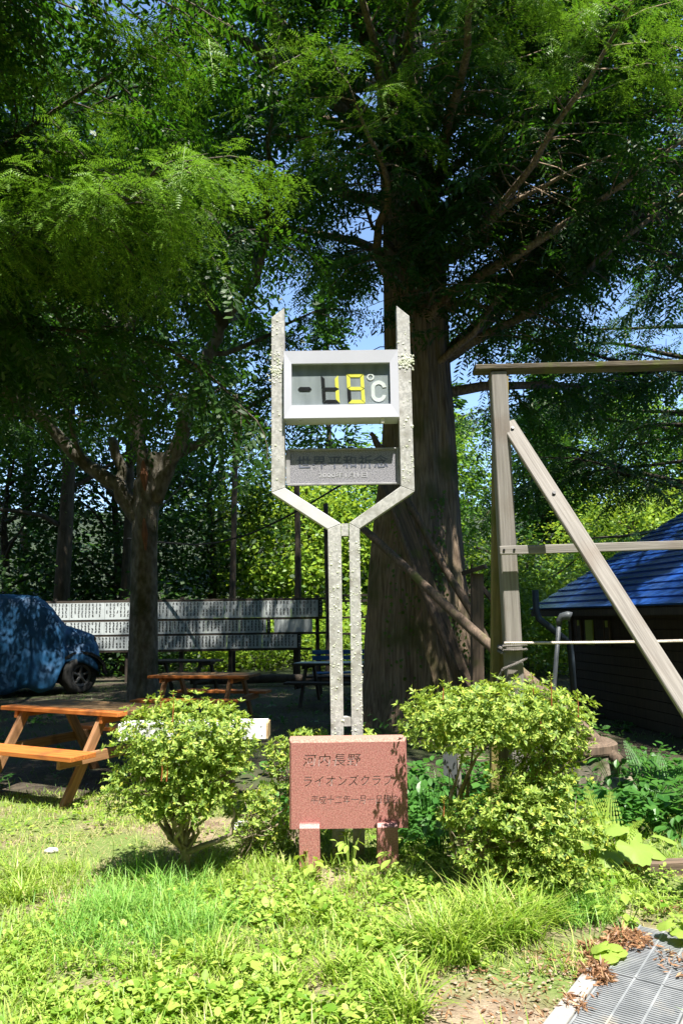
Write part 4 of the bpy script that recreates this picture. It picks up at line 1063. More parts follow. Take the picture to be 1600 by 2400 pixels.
# ---- the big conifer behind the sign
bt = thing('big_redwood_tree', 'huge old conifer with furrowed brown trunk directly behind the sign', 'tree', (1.05, 10.6, 0))
tpath = [(1.07, 10.6, -.1), (1.06, 10.6, .5), (1.06, 10.6, 2.0), (1.13, 10.62, 3.6), (1.17, 10.65, 5.0), (1.17, 10.7, 7.0), (1.05, 10.7, 9.5), (.95, 10.7, 13), (.9, 10.7, 17), (.9, 10.7, 22)]
fluted_trunk(tpath, [.92, .80, .69, .56, .50, .48, .40, .33, .22, .05], 150, .10, 'trunk', 'bark_big', bt, 3, .035, 150)
sk_ = Skel(21)
def tp_(z):
    for a, b in zip(tpath, tpath[1:]):
        if a[2] <= z <= b[2]: return Vector(a).lerp(Vector(b), (z - a[2]) / (b[2] - a[2]))
    return Vector(tpath[-1])
manual = [(5.1, (.75, -.25, .55), 5.6, .15), (7.2, (.8, -.5, .62), 5.2, .13), (6.6, (.95, .15, .35), 5.2, .12), (4.7, (.9, .2, .10), 4.4, .09),
          (8.2, (-.75, -.45, .85), 6.2, .17), (7.6, (-.9, -.2, .35), 5.0, .12), (6.1, (-.75, -.62, .16), 4.2, .09), (5.6, (.25, -1, .30), 4.6, .10),
          (6.9, (-.15, -1, .35), 5.0, .11), (8.6, (.45, -1, .45), 6.0, .13), (9.2, (-.5, -.9, .4), 6.2, .13), (5.4, (-.95, .25, .12), 4.2, .09),
          (7.9, (.1, -1, .38), 6.4, .12), (9.0, (.75, -.8, .4), 6.2, .12), (8.4, (-.7, -.75, .35), 6.4, .12), (9.9, (.15, -1, .45), 6.6, .12), (7.4, (.6, -.9, .3), 5.4, .1), (10.4, (-.35, -1, .4), 6.6, .12),
          (6.2, (.1, -1, .2), 3.6, .08), (5.0, (.55, -.8, .25), 3.4, .07),
          (6.4, (-.3, -1, .1), 2.4, .05), (7.1, (.25, -1, .05), 2.6, .05), (7.9, (-.1, -1, .1), 2.6, .05), (8.7, (.3, -1, .1), 2.8, .05), (9.5, (-.2, -1, .15), 2.8, .05), (5.8, (.0, -1, .05), 1.9, .04), (10.3, (.2, -1, .1), 3.0, .05),
          (6.7, (-.6, -1, .1), 2.6, .05), (7.5, (.6, -1, .1), 2.8, .05), (8.2, (-.6, -1, .12), 3.0, .05), (9.1, (.55, -1, .12), 3.0, .05), (6.0, (.5, -1, .05), 2.3, .045), (9.9, (-.5, -1, .12), 3.0, .05),
          (6.6, (1, -.55, .2), 4.6, .07), (7.8, (1, -.65, .3), 5.2, .08), (8.8, (.9, -.35, .3), 5.4, .08),
          (5.9, (1, -.4, .25), 5.0, .08), (6.4, (.9, -.7, .3), 5.2, .08), (7.5, (1, -.2, .4), 5.6, .09), (8.3, (1, -.5, .45), 5.8, .09), (9.1, (1, .1, .45), 5.6, .09), (5.2, (1, -.1, .2), 5.2, .08), (8.0, (.9, .5, .4), 5.4, .09), (10.2, (1, -.4, .4), 5.8, .09),
          (6.9, (-1, .1, .3), 4.6, .08), (8.8, (-1, -.05, .4), 5.4, .09), (9.8, (-.9, .4, .4), 5.4, .09),
          (6.0, (.5, .9, .2), 4.5, .1), (7.0, (-.5, .9, .25), 4.5, .1), (9.5, (.95, -.1, .3), 5.5, .12)]
for z, d, L, r in manual: sk_.limb(tp_(z), d, L, r, lift=.1, droop=.42, subL=1.6, dens=1.35)
for k in range(26):
    z = 9.6 + k * .42; a = k * 2.399; L = 5.6 - 3.6 * k / 26
    sk_.limb(tp_(z), (math.cos(a), math.sin(a), .35), L, .11 - .06 * k / 26, lift=.1, droop=.4, subL=1.4)
for k in range(9):      # bare epicormic twigs low on the trunk
    a = rad(200 + k * 17); p = tp_(4.6 + .35 * k) + Vector((math.cos(a) * .5, math.sin(a) * .5, 0))
    pts = [p]; d = Vector((math.cos(a), math.sin(a), .2))
    for j in range(7):
        d = (d + Vector((random.gauss(0, .35), random.gauss(0, .2), -.2))).normalized(); pts.append(pts[-1] + d * .17)
    sk_.b.tube(pts, [.009 * (1 - .1 * j) for j in range(8)], 4, cap=False)
limbs = sk_.b.build('limbs', 'bark_big', bt, smooth=True)
rngb = np.random.default_rng(4)
foliage(sk_, 'crown', bt, 'redwood_leaf', rngb, keep=.92, fine=lambda P: (P[:, 1] < 7.2) & (P[:, 2] < 9.5), m_fine='redwood_leaf_sunlit')
# ivy climbing the trunk
iv = []
for k in range(420):
    z = random.uniform(.3, 3.2); a = rad(-62 + 14 * math.sin(z * 2) + random.gauss(0, 7)) if random.random() < .7 else rad(random.uniform(-130, -95))
    c = tp_(max(z, 0)); r = np.interp(z, [0, .5, 2, 3.6], [.93, .80, .69, .56]) * 1.06
    iv.append((c.x + math.cos(a) * r, c.y + math.sin(a) * r, z, a))
iv = np.array(iv); nrmv = np.stack([np.cos(iv[:, 3]), np.sin(iv[:, 3]), np.full(len(iv), .2)], 1) + rngb.normal(0, .3, (len(iv), 3))
lt = np.array([(0, 0, 0), (.4, .42, .05), (1, 0, 0), (.4, -.42, .05)]); lf = np.array([(0, 1, 2, 3)])
V, Fq = scatter(lt, lf, frames(np.stack([rngb.normal(0, .5, len(iv)), rngb.normal(0, .5, len(iv)), -np.ones(len(iv))], 1), nrmv, rngb.uniform(.035, .07, len(iv))), iv[:, :3])
o = raw('ivy', V, Fq, 'ivy_leaf', bt, M=wm(bt)); o['kind'] = 'stuff'

# ---- the grey forked tree on the left
ft = thing('forked_tree', 'grey barked tree forking into several thick limbs above the picnic tables', 'tree', (-3.18, 12, 0))
fluted_trunk([(-3.18, 12, -.1), (-3.18, 12, .4), (-3.20, 12, 2.0), (-3.21, 12, 3.0), (-3.19, 12, 3.7), (-3.05, 12, 4.2)], [.29, .235, .215, .212, .225, .16], 48, .05, 'trunk', 'bark_grey', ft, 9, .02, 60)
sk2 = Skel(33)
def limbto(sk, pts, rs):
    pts = [Vector(p) for p in pts]; fine_p, fine_r = [], []
    for i in range(len(pts) - 1):
        for j in range(4):
            t = j / 4; fine_p.append(pts[i].lerp(pts[i + 1], t) + Vector((random.gauss(0, .02), random.gauss(0, .02), 0))); fine_r.append(rs[i] + (rs[i + 1] - rs[i]) * t)
    fine_p.append(pts[-1]); fine_r.append(rs[-1]); sk.b.tube(fine_p, fine_r, 10, jit=.06)
limbto(sk2, [(-3.25, 12, 3.0), at(275, 1140, 12), at(205, 1090, 11.9), at(60, 945, 11.6), at(-60, 850, 11.2)], [.15, .13, .11, .08, .06])
limbto(sk2, [at(278, 1150, 12), at(285, 1100, 12.0), at(262, 1028, 12)], [.10, .085, .08])
limbto(sk2, [(-3.18, 12, 3.4), at(335, 1080, 12), at(315, 980, 11.9), at(296, 930, 11.8), at(280, 780, 11.3)], [.15, .12, .10, .085, .06])
limbto(sk2, [(-3.10, 12, 3.4), at(400, 1080, 11.9), at(438, 990, 11.8), at(490, 830, 11.5), at(520, 755, 11.3), at(600, 660, 10.8)], [.16, .14, .12, .10, .09, .06])
limbto(sk2, [at(400, 1070, 11.9), at(470, 1040, 12.2), at(520, 1000, 12.4)], [.09, .07, .05])
for (x, y0_, y1_, w_) in ((336, 1080, 1150, 10), (338, 1215, 1290, 8)):
    a1, a2 = at(x, y0_, 11.73), at(x + 4, y1_, 11.73); MB().tube([a1, a1.lerp(a2, .5), a2], [.02, w_ * .007, .015], 6).build('bare_patch', 'bark_bare', ft)
for (p, d, L, r) in ((at(60, 945, 11.6), (-.7, -.6, .35), 4.0, .08), (at(-60, 850, 11.2), (.1, -1, .35), 4.2, .07), (at(280, 780, 11.3), (-.4, -.8, .5), 4.6, .07), (at(280, 780, 11.3), (.3, .2, 1), 4.4, .07),
                     (at(600, 660, 10.8), (.45, -.5, .55), 3.4, .06), (at(520, 755, 11.3), (-.2, -1, .45), 4.2, .07), (at(490, 830, 11.5), (.9, .2, .2), 2.6, .05), (at(296, 930, 11.8), (-.3, -1, .35), 4.4, .06),
                     (at(60, 945, 11.6), (-.9, .3, .4), 3.6, .07), (at(205, 1090, 11.9), (-.3, -1, .55), 3.4, .05), (at(600, 660, 10.8), (-.1, .3, 1), 3.6, .06), (at(280, 780, 11.3), (.5, -.8, .6), 4.2, .06), (at(520, 755, 11.3), (.2, .8, .6), 3.4, .06),
                     (at(438, 990, 11.8), (.1, -1, .4), 3.0, .05), (at(60, 945, 11.6), (-.2, .9, .7), 3.4, .06)):
    sk2.limb(p, d, L, r, lift=.2, droop=.5, subL=1.35, bare=.12)
sk2.b.build('limbs', 'bark_grey', ft, smooth=True)
rngf = np.random.default_rng(5)
foliage(sk2, 'crown', ft, 'redwood_leaf', rngf, fine=lambda P: P[:, 1] < 8.0, m_fine='redwood_leaf_sunlit')

# ---- trees whose boughs reach in from the left and the right
def side_tree(label, x, y, seed, z0, n, L, m, mf, dirs=None, extra=()):
    t = thing('redwood_tree', label, 'tree', (x, y, 0))
    path = [(x, y, -.1), (x, y, 3), (x + .1, y, 7), (x, y, 12), (x, y, 17)]
    fluted_trunk(path, [.45, .34, .28, .18, .04], 36, .07, 'trunk', 'bark_big', t, seed, .02, 40)
    s = Skel(seed)
    for k in range(n):
        z = z0 + (16 - z0) * (k / n) ** 1.15; a = k * 2.399 + seed; ll = L * (1 - .62 * k / n)
        if dirs: a = rad(dirs[k % len(dirs)]) + s.r.uniform(-.25, .25)
        s.limb((x, y, z), (math.cos(a), math.sin(a), .22), ll, .085 * (1 - .5 * k / n), lift=.1, droop=.35, subL=1.4)
    for (z, d, ll) in extra: s.limb((x, y, z), d, ll, .05, lift=.05, droop=.3, subL=1.6, dens=1.5)
    s.b.build('limbs', 'bark_dark', t, smooth=True)
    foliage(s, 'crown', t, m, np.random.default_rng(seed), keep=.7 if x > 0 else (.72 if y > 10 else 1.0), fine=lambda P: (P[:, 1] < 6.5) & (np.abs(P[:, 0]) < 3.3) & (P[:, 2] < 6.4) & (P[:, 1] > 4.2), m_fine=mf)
    return t
side_tree('feathery conifer whose bright sunlit boughs reach in from the left edge', -6.3, 7.6, 41, 4.9, 26, 5.6, 'redwood_leaf', 'redwood_leaf_sunlit', None,
          ((5.2, (1, -.05, .05), 5.4), (4.7, (1, .25, .02), 4.6), (5.6, (.9, -.35, .12), 4.4), (5.0, (1, .12, .06), 5.8), (6.5, (1, .1, .1), 5.2), (5.0, (5.5, -2.3, .45), 6.0), (4.7, (4.7, -2.6, .50), 5.5), (5.1, (4.2, -2.1, .45), 4.8), (4.8, (5.2, -1.7, .5), 5.6), (7.4, (1, -.62, .10), 5.6), (6.9, (1, -.45, .08), 6.0), (8.2, (1, -.55, .10), 6.2), (7.8, (.8, -.8, .1), 5.6), (8.8, (1, -.3, .1), 6.4), (9.4, (1, -.6, .05), 6.6), (6.2, (.8, .5, .1), 5.0)))
side_tree('dark feathery conifer overhanging the blue roof from the right edge', 7.0, 10.8, 52, 4.2, 24, 5.4, 'redwood_leaf', 'redwood_leaf', None,
          ((5.0, (-1, -.2, .1), 5.0), (6.2, (-.8, -.6, .15), 5.0), (7.0, (-1, -.75, .08), 6.0), (7.8, (-1, -.95, .08), 6.6), (8.6, (-1, -.85, .05), 6.8), (6.8, (-.7, -1, .08), 6.0), (9.2, (-.8, -1, .05), 6.4), (7.4, (-1, -.5, .1), 6.2)))
side_tree('dark feathery conifer shading the vehicle from beyond the left edge', -9.2, 12.6, 57, 4.6, 26, 6.0, 'redwood_leaf', 'redwood_leaf', None,
          ((5.2, (1, .1, .1), 5.4), (6.4, (1, -.2, .1), 5.8), (7.6, (1, .05, .1), 6.0), (8.4, (1, -.1, .1), 5.6)))

side_tree('dark drooping conifer standing behind the blue roofed shed', 8.6, 16.2, 58, 3.2, 30, 5.6, 'redwood_leaf', 'redwood_leaf', None,
          ((4.0, (-1, -.1, .1), 5.0), (5.0, (-1, .1, .05), 5.8), (6.0, (-1, -.15, .05), 6.0), (7.0, (-1, .15, .05), 5.6), (8.0, (-1, -.1, .05), 5.8), (5.5, (-1, .35, .0), 5.4)))
# ---- trees further back
leaf4 = (np.array([(0, 0, 0), (.45, .30, .06), (1, 0, -.05), (.45, -.30, .06)]), np.array([(0, 1, 2, 3)]))
def crown_leaves(rng, c, rx, rz, nclump, per, size, flat=.55, shell=.35):
    c = np.array(c); u = norm(rng.normal(0, 1, (nclump, 3))); rr = rng.uniform(shell, 1, (nclump, 1)) ** .5
    lum = 1 + .25 * np.sin(u[:, :1] * 4 + u[:, 1:2] * 3 + rng.uniform(0, 6)) ; q = c + u * rr * lum * np.array((rx, rx, rz))
    cs = rng.uniform(.28, .55, nclump) * rx * .42
    P = np.repeat(q, per, 0) + rng.normal(0, 1, (nclump * per, 3)) * np.repeat(cs, per)[:, None] * np.array((1, 1, flat))
    out = norm(P - c); nrm_ = out * .5 + np.array((0, 0, .8)) + rng.normal(0, .45, P.shape)
    xd = np.stack([rng.normal(0, 1, len(P)), rng.normal(0, 1, len(P)), rng.normal(-.35, .4, len(P))], 1)
    V, Fq = scatter(*leaf4, frames(xd, nrm_, rng.uniform(.7, 1.3, len(P)) * size), P)
    return V, Fq
def broad_tree(label, x, y, h, r, seed, m='broad_leaf', size=.17, nclump=150, per=70, low=.15, group='leafy trees behind the clearing', name='leafy_tree', trunk_r=.13):
    z0 = terrain(x, y); t = thing(name, label, 'tree', (x, y, z0), 0, group); rng = np.random.default_rng(seed); s = Skel(seed)
    top = z0 + h; zc = z0 + h * (low + (1 - low) / 2); rz = h * (1 - low) / 2
    s.b.tube([(x, y, z0 - .2), (x + .1, y, z0 + h * .3), (x - .1, y, z0 + h * .6), (x, y, z0 + h * .9)], [trunk_r * 1.3, trunk_r, trunk_r * .7, .02], 8, jit=.05)
    for k in range(11):
        a = k * 2.4 + seed; zz = z0 + h * (.22 + .055 * k); s.limb((x, y, zz), (math.cos(a), math.sin(a), .7), r * .85, trunk_r * .45, sub=False, n=6)
    s.b.build('trunk', 'bark_dark', t, smooth=True)
    V, Fq = crown_leaves(rng, (x, y, zc), r, rz, nclump, per, size)
    raw('crown', V, Fq, m, t, M=wm(t))
def cedar(label, x, y, h, r, seed, m='cedar_leaf', group='cedars on the slope behind', size=.5):
    z0 = terrain(x, y); t = thing('cedar_tree', label, 'tree', (x, y, z0), 0, group); rng = np.random.default_rng(seed); s = Skel(seed)
    s.b.tube([(x, y, z0 - .2), (x, y, z0 + h * .5), (x, y, z0 + h * .97)], [.20, .13, .02], 8)
    s.b.build('trunk', 'bark_dark', t, smooth=True)
    nb = 130; zz = rng.uniform(.12, 1, nb) ** .9; a = rng.uniform(0, 6.283, nb); R_ = r * (1.05 - zz) * rng.uniform(.7, 1.1, nb) + .15
    P, D = [], []
    for k in range(nb):
        m_ = 26
        tt = rng.uniform(.25, 1, m_); ra = R_[k] * tt; jit_ = rng.normal(0, .16, (m_, 3))
        P.append(np.stack([x + math.cos(a[k]) * ra, y + math.sin(a[k]) * ra, z0 + h * zz[k] - ra * .28 + .1 * tt], 1) + jit_)
        D.append(np.stack([math.cos(a[k]) + rng.normal(0, .6, m_), math.sin(a[k]) + rng.normal(0, .6, m_), rng.uniform(-.5, .3, m_)], 1))
    P, D = np.concatenate(P), np.concatenate(D)
    V, Fq = scatter(*frond_simple4(), frames(D, np.tile((0, 0, 1.0), (len(P), 1)) + rng.normal(0, .4, (len(P), 3)), rng.uniform(.6, 1.2, len(P)) * size), P)
    raw('crown', V, Fq, m, t, M=wm(t))
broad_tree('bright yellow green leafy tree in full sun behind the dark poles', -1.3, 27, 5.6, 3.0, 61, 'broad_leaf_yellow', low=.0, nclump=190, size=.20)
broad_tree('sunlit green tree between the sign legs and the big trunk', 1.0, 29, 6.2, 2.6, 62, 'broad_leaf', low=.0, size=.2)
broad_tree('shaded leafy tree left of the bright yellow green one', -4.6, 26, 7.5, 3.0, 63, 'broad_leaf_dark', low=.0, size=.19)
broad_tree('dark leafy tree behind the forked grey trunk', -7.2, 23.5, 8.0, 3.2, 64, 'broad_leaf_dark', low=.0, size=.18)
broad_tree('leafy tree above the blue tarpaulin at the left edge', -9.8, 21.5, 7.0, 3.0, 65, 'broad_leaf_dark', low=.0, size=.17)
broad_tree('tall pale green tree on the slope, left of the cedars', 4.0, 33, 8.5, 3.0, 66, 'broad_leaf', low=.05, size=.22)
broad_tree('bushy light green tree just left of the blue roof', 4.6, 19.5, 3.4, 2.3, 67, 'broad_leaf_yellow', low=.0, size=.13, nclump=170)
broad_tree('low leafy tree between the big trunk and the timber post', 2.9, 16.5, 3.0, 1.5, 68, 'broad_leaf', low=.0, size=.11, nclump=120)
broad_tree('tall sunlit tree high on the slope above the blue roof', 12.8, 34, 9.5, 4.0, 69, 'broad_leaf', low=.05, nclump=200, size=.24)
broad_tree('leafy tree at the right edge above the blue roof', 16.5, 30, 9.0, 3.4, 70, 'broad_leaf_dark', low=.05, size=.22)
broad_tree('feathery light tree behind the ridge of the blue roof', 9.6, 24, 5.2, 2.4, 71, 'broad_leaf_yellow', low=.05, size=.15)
cedar('slim pointed cedar right of the timber post', 8.6, 31, 9.6, 2.0, 81)
cedar('second pointed cedar on the slope, nearer the blue roof', 10.6, 36, 9.5, 2.4, 82)
cedar('tall dark cedar left of the timber post', 5.8, 38, 10.0, 2.6, 83)
cedar('tall dark cedar behind the bright yellow green tree', -.6, 38, 15.5, 3.2, 84)
cedar('cedar rising behind the forked tree', -5.6, 34, 15.0, 3.2, 85)
cedar('cedar behind the left edge of the clearing', -12.5, 29, 15.0, 3.4, 86)
# tall dark trees that close the view between the trunks
broad_tree('tall dark tree behind the upper left boughs', -7.4, 19.5, 18, 4.2, 92, 'broad_leaf_dark', low=.36, size=.22, nclump=190, per=80, trunk_r=.17)
broad_tree('tall dark tree with high crown above the name board', -6.0, 20.4, 17, 3.8, 95, 'broad_leaf_dark', low=.36, size=.22, nclump=200, per=80, trunk_r=.12)
broad_tree('tall dark tree with high crown beyond the covered vehicle', -11.5, 18.2, 15, 4.4, 96, 'broad_leaf_dark', low=.34, size=.22, nclump=190, per=80, trunk_r=.15)
# undergrowth that reads as one mass
def thicket(name, label, x0, x1, y0, y1, h, n, m, size, seed):
    rng = np.random.default_rng(seed); c = np.stack([rng.uniform(x0, x1, n), rng.uniform(y0, y1, n)], 1)
    P = np.repeat(c, 60, 0); hh = np.repeat(rng.uniform(.4, 1, n) * h, 60); P = np.concatenate([P + rng.normal(0, .32, P.shape), (rng.random(len(P)) ** .7 * hh)[:, None]], 1)
    P[:, 2] += np.array([terrain(*p) for p in P[:, :2]])
    nr = np.tile((0, -.3, .8), (len(P), 1)) + rng.normal(0, .5, P.shape)
    V, Fq = scatter(*leaf4, frames(rng.normal(0, 1, P.shape) * (1, 1, .5), nr, rng.uniform(.6, 1.3, len(P)) * size), P)
    o = raw(name, V, Fq, m); tag(o, label, 'undergrowth', None, 'stuff')
thicket('undergrowth', 'dense dark undergrowth behind the name board and vehicle', -15, -4.3, 19.3, 24, 2.4, 330, 'broad_leaf_dark', .15, 101)
thicket('undergrowth', 'sunlit yellow green undergrowth just behind the right half of the name board', -4.3, 1.6, 20.5, 24, 1.7, 150, 'broad_leaf_yellow', .15, 103)
thicket('undergrowth', 'sunlit green undergrowth on the slope behind the shed', 1.5, 16, 19.5, 29, 2.2, 420, 'broad_leaf', .17, 102)

# ================================================================== SHRUBS
azl = (np.array([(0, 0, 0), (.58, .20, .03), (1, 0, -.06), (.58, -.20, .03), (.55, 0, -.03)]), np.array([(4, 0, 1), (4, 1, 2), (4, 2, 3), (4, 3, 0)]))
def rosettes(rng, P, N, size, nl=6, m=azl, spread=.75):
    n = len(P); N = norm(N); a0 = rng.uniform(0, 6.283, n)
    t1 = norm(np.cross(N, rng.normal(0, 1, (n, 3)))); t2 = np.cross(N, t1); Ps, X, Z, Sz = [], [], [], []
    for k in range(nl):
        a = a0 + k * 6.283 / nl + rng.normal(0, .25, n); el = rng.uniform(.1, .75, n)
        rd = t1 * np.cos(a)[:, None] + t2 * np.sin(a)[:, None]
        X.append(rd * np.cos(el)[:, None] + N * np.sin(el)[:, None]); Z.append(N * np.cos(el)[:, None] - rd * np.sin(el)[:, None]); Ps.append(P); Sz.append(rng.uniform(.6, 1.15, n) * size)
    return scatter(*m, frames(np.concatenate(X), np.concatenate(Z), np.concatenate(Sz)), np.concatenate(Ps))
def shrub(label, base, lobes, seed, nros, size=.036, nstem=16, shoots=(), mleaf='azalea_leaf', trunk=.032, name='azalea_bush', fork=0.0):
    rng = np.random.default_rng(seed); R = random.Random(seed); t = thing(name, label, 'bush', base)
    w = np.array([l[1][0] * l[1][1] + l[1][0] * l[1][2] for l in lobes]); cnt = (nros * w / w.sum()).astype(int)
    Ps, Ns = [], []
    for (c, r), n in zip(lobes, cnt):
        u = norm(rng.normal(0, 1, (n, 3))); rr = rng.uniform(.22, 1, (n, 1)) ** .4
        lump = 1 + .10 * np.sin(u[:, :1] * 7 + seed) + .12 * np.sin(u[:, 1:2] * 9 + u[:, 2:] * 8) + rng.normal(0, .05, (n, 1))
        P = np.array(c) + u * rr * lump * np.array(r)
        Ps.append(P); Ns.append(u * .7 + np.array((0, -.05, .75)) + rng.normal(0, .35, (n, 3)))
    P, N = np.concatenate(Ps), np.concatenate(Ns)
    # gaps: twiggy holes where branches show
    hole = np.array([mnoise.noise(Vector(p) * 6.5 + Vector((seed, 0, 0))) for p in P]); ok = hole > -.34; P, N = P[ok], N[ok]
    V, Fq = rosettes(rng, P, N, size); raw('leaves', V, Fq, mleaf, t, M=wm(t))
    b = MB(); B0 = Vector(base)
    if fork:
        b.tube([B0 + Vector((0, 0, -.04)), B0 + Vector((.01, 0, fork * .4)), B0 + Vector((.0, .01, fork * .8)), B0 + Vector((.01, 0, fork * 1.1))], [trunk * 1.5, trunk * 1.15, trunk * 1.1, trunk * .8], 9, jit=.10)
        B0 = B0 + Vector((0, 0, fork * .85))
    for k in range(nstem):
        l = R.choice(lobes); tgt = Vector(l[0]) + Vector((R.uniform(-.75, .75) * l[1][0], R.uniform(-.75, .75) * l[1][1], R.uniform(-.6, .5) * l[1][2]))
        js = .012 if fork else .05; st = B0 + Vector((R.uniform(-js, js), R.uniform(-js, js), -.03)); pts = []; rs = []
        bend = Vector((R.gauss(0, .05), R.gauss(0, .05), 0))
        for j in range(9):
            u = j / 8; q = st.lerp(tgt, u); q += bend * math.sin(math.pi * u) * 1.2; q.x += (B0.x - q.x) * .35 * (1 - u) * u * 2; q.y += (B0.y - q.y) * .35 * (1 - u) * u * 2
            q += Vector((R.gauss(0, .010), R.gauss(0, .010), 0)); pts.append(q); rs.append(max(trunk * R.uniform(.75, 1.0) * (1 - .78 * u) * ((1 if k < 4 else .6) if not fork else .55), .0028))
        b.tube(pts, rs, 6, cap=False, jit=.12)
        for j in (4, 5, 6, 7):
            q = pts[j]; d = Vector((R.gauss(0, 1), R.gauss(0, 1), R.uniform(-.1, 1))).normalized(); b.tube([q, q + d * .07, q + d * .13 + Vector((0, 0, .03))], [.004, .003, .0016], 4, cap=False)
            q2 = q.lerp(pts[j + 1], .5); d = Vector((R.gauss(0, 1), R.gauss(0, 1), R.uniform(-.3, .8))).normalized(); b.tube([q2, q2 + d * .06, q2 + d * .12 + Vector((0, 0, .02))], [.003, .0025, .0014], 4, cap=False)
    b.build('stems', 'shrub_stem', t, smooth=True)
    if shoots:
        SP, SN = [], []
        for (p, h) in shoots:
            p = Vector(p); MB().tube([p, p + Vector((.004, 0, h * .5)), p + Vector((.002, 0, h))], [.0032, .0028, .002], 5).build('red_shoot', 'red_shoot', t)
            for q in range(4): SP.append(p + Vector((0, 0, h * (.72 + .1 * q)))); SN.append((0.0, 0.0, 1.0))
        V, Fq = rosettes(rng, np.array(SP), np.array(SN), .026, 4); raw('shoot_leaves', V, Fq, mleaf, t, M=wm(t))
    return t
b1 = gnd(430, 2055)
shrub('round clipped azalea bush with single grey stem, left of the granite stone', (b1.x, b1.y, 0),
      [((-.92, 4.46, .83), (.36, .36, .19)), ((-1.10, 4.44, .74), (.26, .28, .22)), ((-.74, 4.46, .78), (.24, .28, .19)), ((-1.14, 4.40, .50), (.24, .22, .15)), ((-.92, 4.38, .52), (.30, .24, .19)), ((-.72, 4.40, .58), (.20, .2, .16)), ((-.90, 4.42, .66), (.30, .26, .16))],
      201, 3700, size=.033, trunk=.026, fork=.22, shoots=[((-1.04, 4.30, .92), .13), ((-.965, 4.28, .88), .17), ((-.985, 4.13, .60), .11), ((-.955, 4.12, .60), .09)])
b1o = [o for o in COL.objects if o.name.startswith('azalea_bush')][0]
MB().tube([(b1.x + .01, b1.y, .13), (b1.x + .10, b1.y - .03, .17), (b1.x + .20, b1.y - .02, .20), (b1.x + .27, b1.y + .02, .225), (b1.x + .285, b1.y + .02, .34), (b1.x + .26, b1.y + .03, .46)], [.020, .017, .015, .012, .009, .006], 7, jit=.1).build('side_branch', 'shrub_stem', b1o, smooth=True)
MB().tube([(b1.x - .01, b1.y, .16), (b1.x - .08, b1.y - .02, .22), (b1.x - .11, b1.y - .02, .33), (b1.x - .16, b1.y, .42)], [.018, .014, .010, .006], 7, jit=.1).build('side_branch', 'shrub_stem', b1o, smooth=True)
b2 = gnd(1105, 2090)
shrub('large azalea bush with umbrella top and lower tier, right of the granite stone', (b2.x, b2.y, 0),
      [((.86, 4.22, .94), (.48, .40, .16)), ((.60, 4.18, .88), (.28, .30, .17)), ((1.07, 4.20, .87), (.25, .30, .19)), ((1.21, 4.2, .74), (.13, .18, .10)), ((.88, 4.25, .86), (.40, .34, .12)),
       ((.82, 4.02, .46), (.24, .22, .10)), ((1.02, 4.06, .38), (.28, .26, .19)), ((1.13, 4.05, .28), (.22, .24, .22)), ((1.0, 3.98, .20), (.28, .18, .12)), ((.58, 4.1, .42), (.10, .10, .07)), ((.74, 4.02, .26), (.19, .17, .14)), ((.90, 4.02, .62), (.17, .15, .10)), ((1.08, 4.12, .60), (.20, .22, .15)), ((1.06, 4.0, .13), (.26, .22, .15))],
      202, 6200, size=.033, nstem=26, shoots=[((.52, 4.0, 1.02), .09), ((1.0, 4.02, 1.0), .14), ((1.09, 4.0, .98), .16), ((1.02, 3.98, .86), .12), ((1.22, 3.98, .92), .13), ((.50, 3.97, .44), .09)])
shrub('small azalea sprig behind the left edge of the granite stone', (-.30, 4.98, 0), [((-.36, 4.98, .60), (.17, .15, .10)), ((-.22, 5.05, .66), (.12, .12, .09)), ((-.42, 4.95, .45), (.14, .12, .10)), ((.13, 5.05, .64), (.10, .1, .10))], 203, 420, nstem=12, trunk=.012)
shrub('young azalea growing low between left bush and granite stone', (-.62, 4.75, 0), [((-.58, 4.78, .30), (.18, .16, .12)), ((-.48, 4.85, .20), (.16, .14, .14))], 204, 260, nstem=8, trunk=.010)

# ================================================================== FERNS AND BIG LEAVED PLANTS
def fern_frond(n=15):
    vs, fs = [(0, .012, 0), (0, -.012, 0), (1, 0, -.22)], [(0, 1, 2)]
    for k in range(n):
        t = .10 + .88 * k / (n - 1); z = .22 * math.sin(t * 2.3) * .6 - .22 * t * t * .9; l = .36 * (1 - t) ** .75 + .02
        for s in (1, -1):
            m = 5
            for j in range(m):            # pinnules along each pinna
                u0 = j / m; u1 = (j + 1.15) / m; wd = .050 * (1 - u0 * .7) * (1.1 - t * .5)
                y0, y1 = s * l * u0, s * l * u1; x0, x1 = t + .16 * l * u0, t + .16 * l * u1
                b = len(vs); vs += [(x0 - wd, y0, z - .05 * u0 * l), ((x0 + x1) / 2 + wd * .3, (y0 + y1) / 2, z - .05 * u1 * l), (x0 + wd, y0, z - .05 * u0 * l), ((x0 + x1) / 2 - wd * 1.2, (y0 + y1) / 2, z - .05 * u1 * l)]
                fs += [(b, b + 1, b + 2), (b, b + 3, b + 1)]
    me = bpy.data.meshes.new('frond'); me.from_pydata(vs, [], fs); me.update(); return me
FR = {}
def fern(label, base, fr, m):
    t = thing('fern', label, 'fern', base); me0 = FR.setdefault(m, None)
    if me0 is None:
        me0 = fern_frond(); me0.materials.append(MATS[m]); FR[m] = me0
    for (az, el, L) in fr:
        x = Vector((math.cos(rad(az)) * math.cos(rad(el)), math.sin(rad(az)) * math.cos(rad(el)), math.sin(rad(el)))); y = Vector((0, 0, 1)).cross(x).normalized(); z = x.cross(y)
        M = Matrix((x, y, z)).transposed().to_4x4(); M = Matrix.Translation(base) @ M @ Matrix.Diagonal((L, L, L, 1)); M[2][3] = base[2] - .01
        link('frond', me0, None, t, M)
g0 = gnd(1425, 2035)
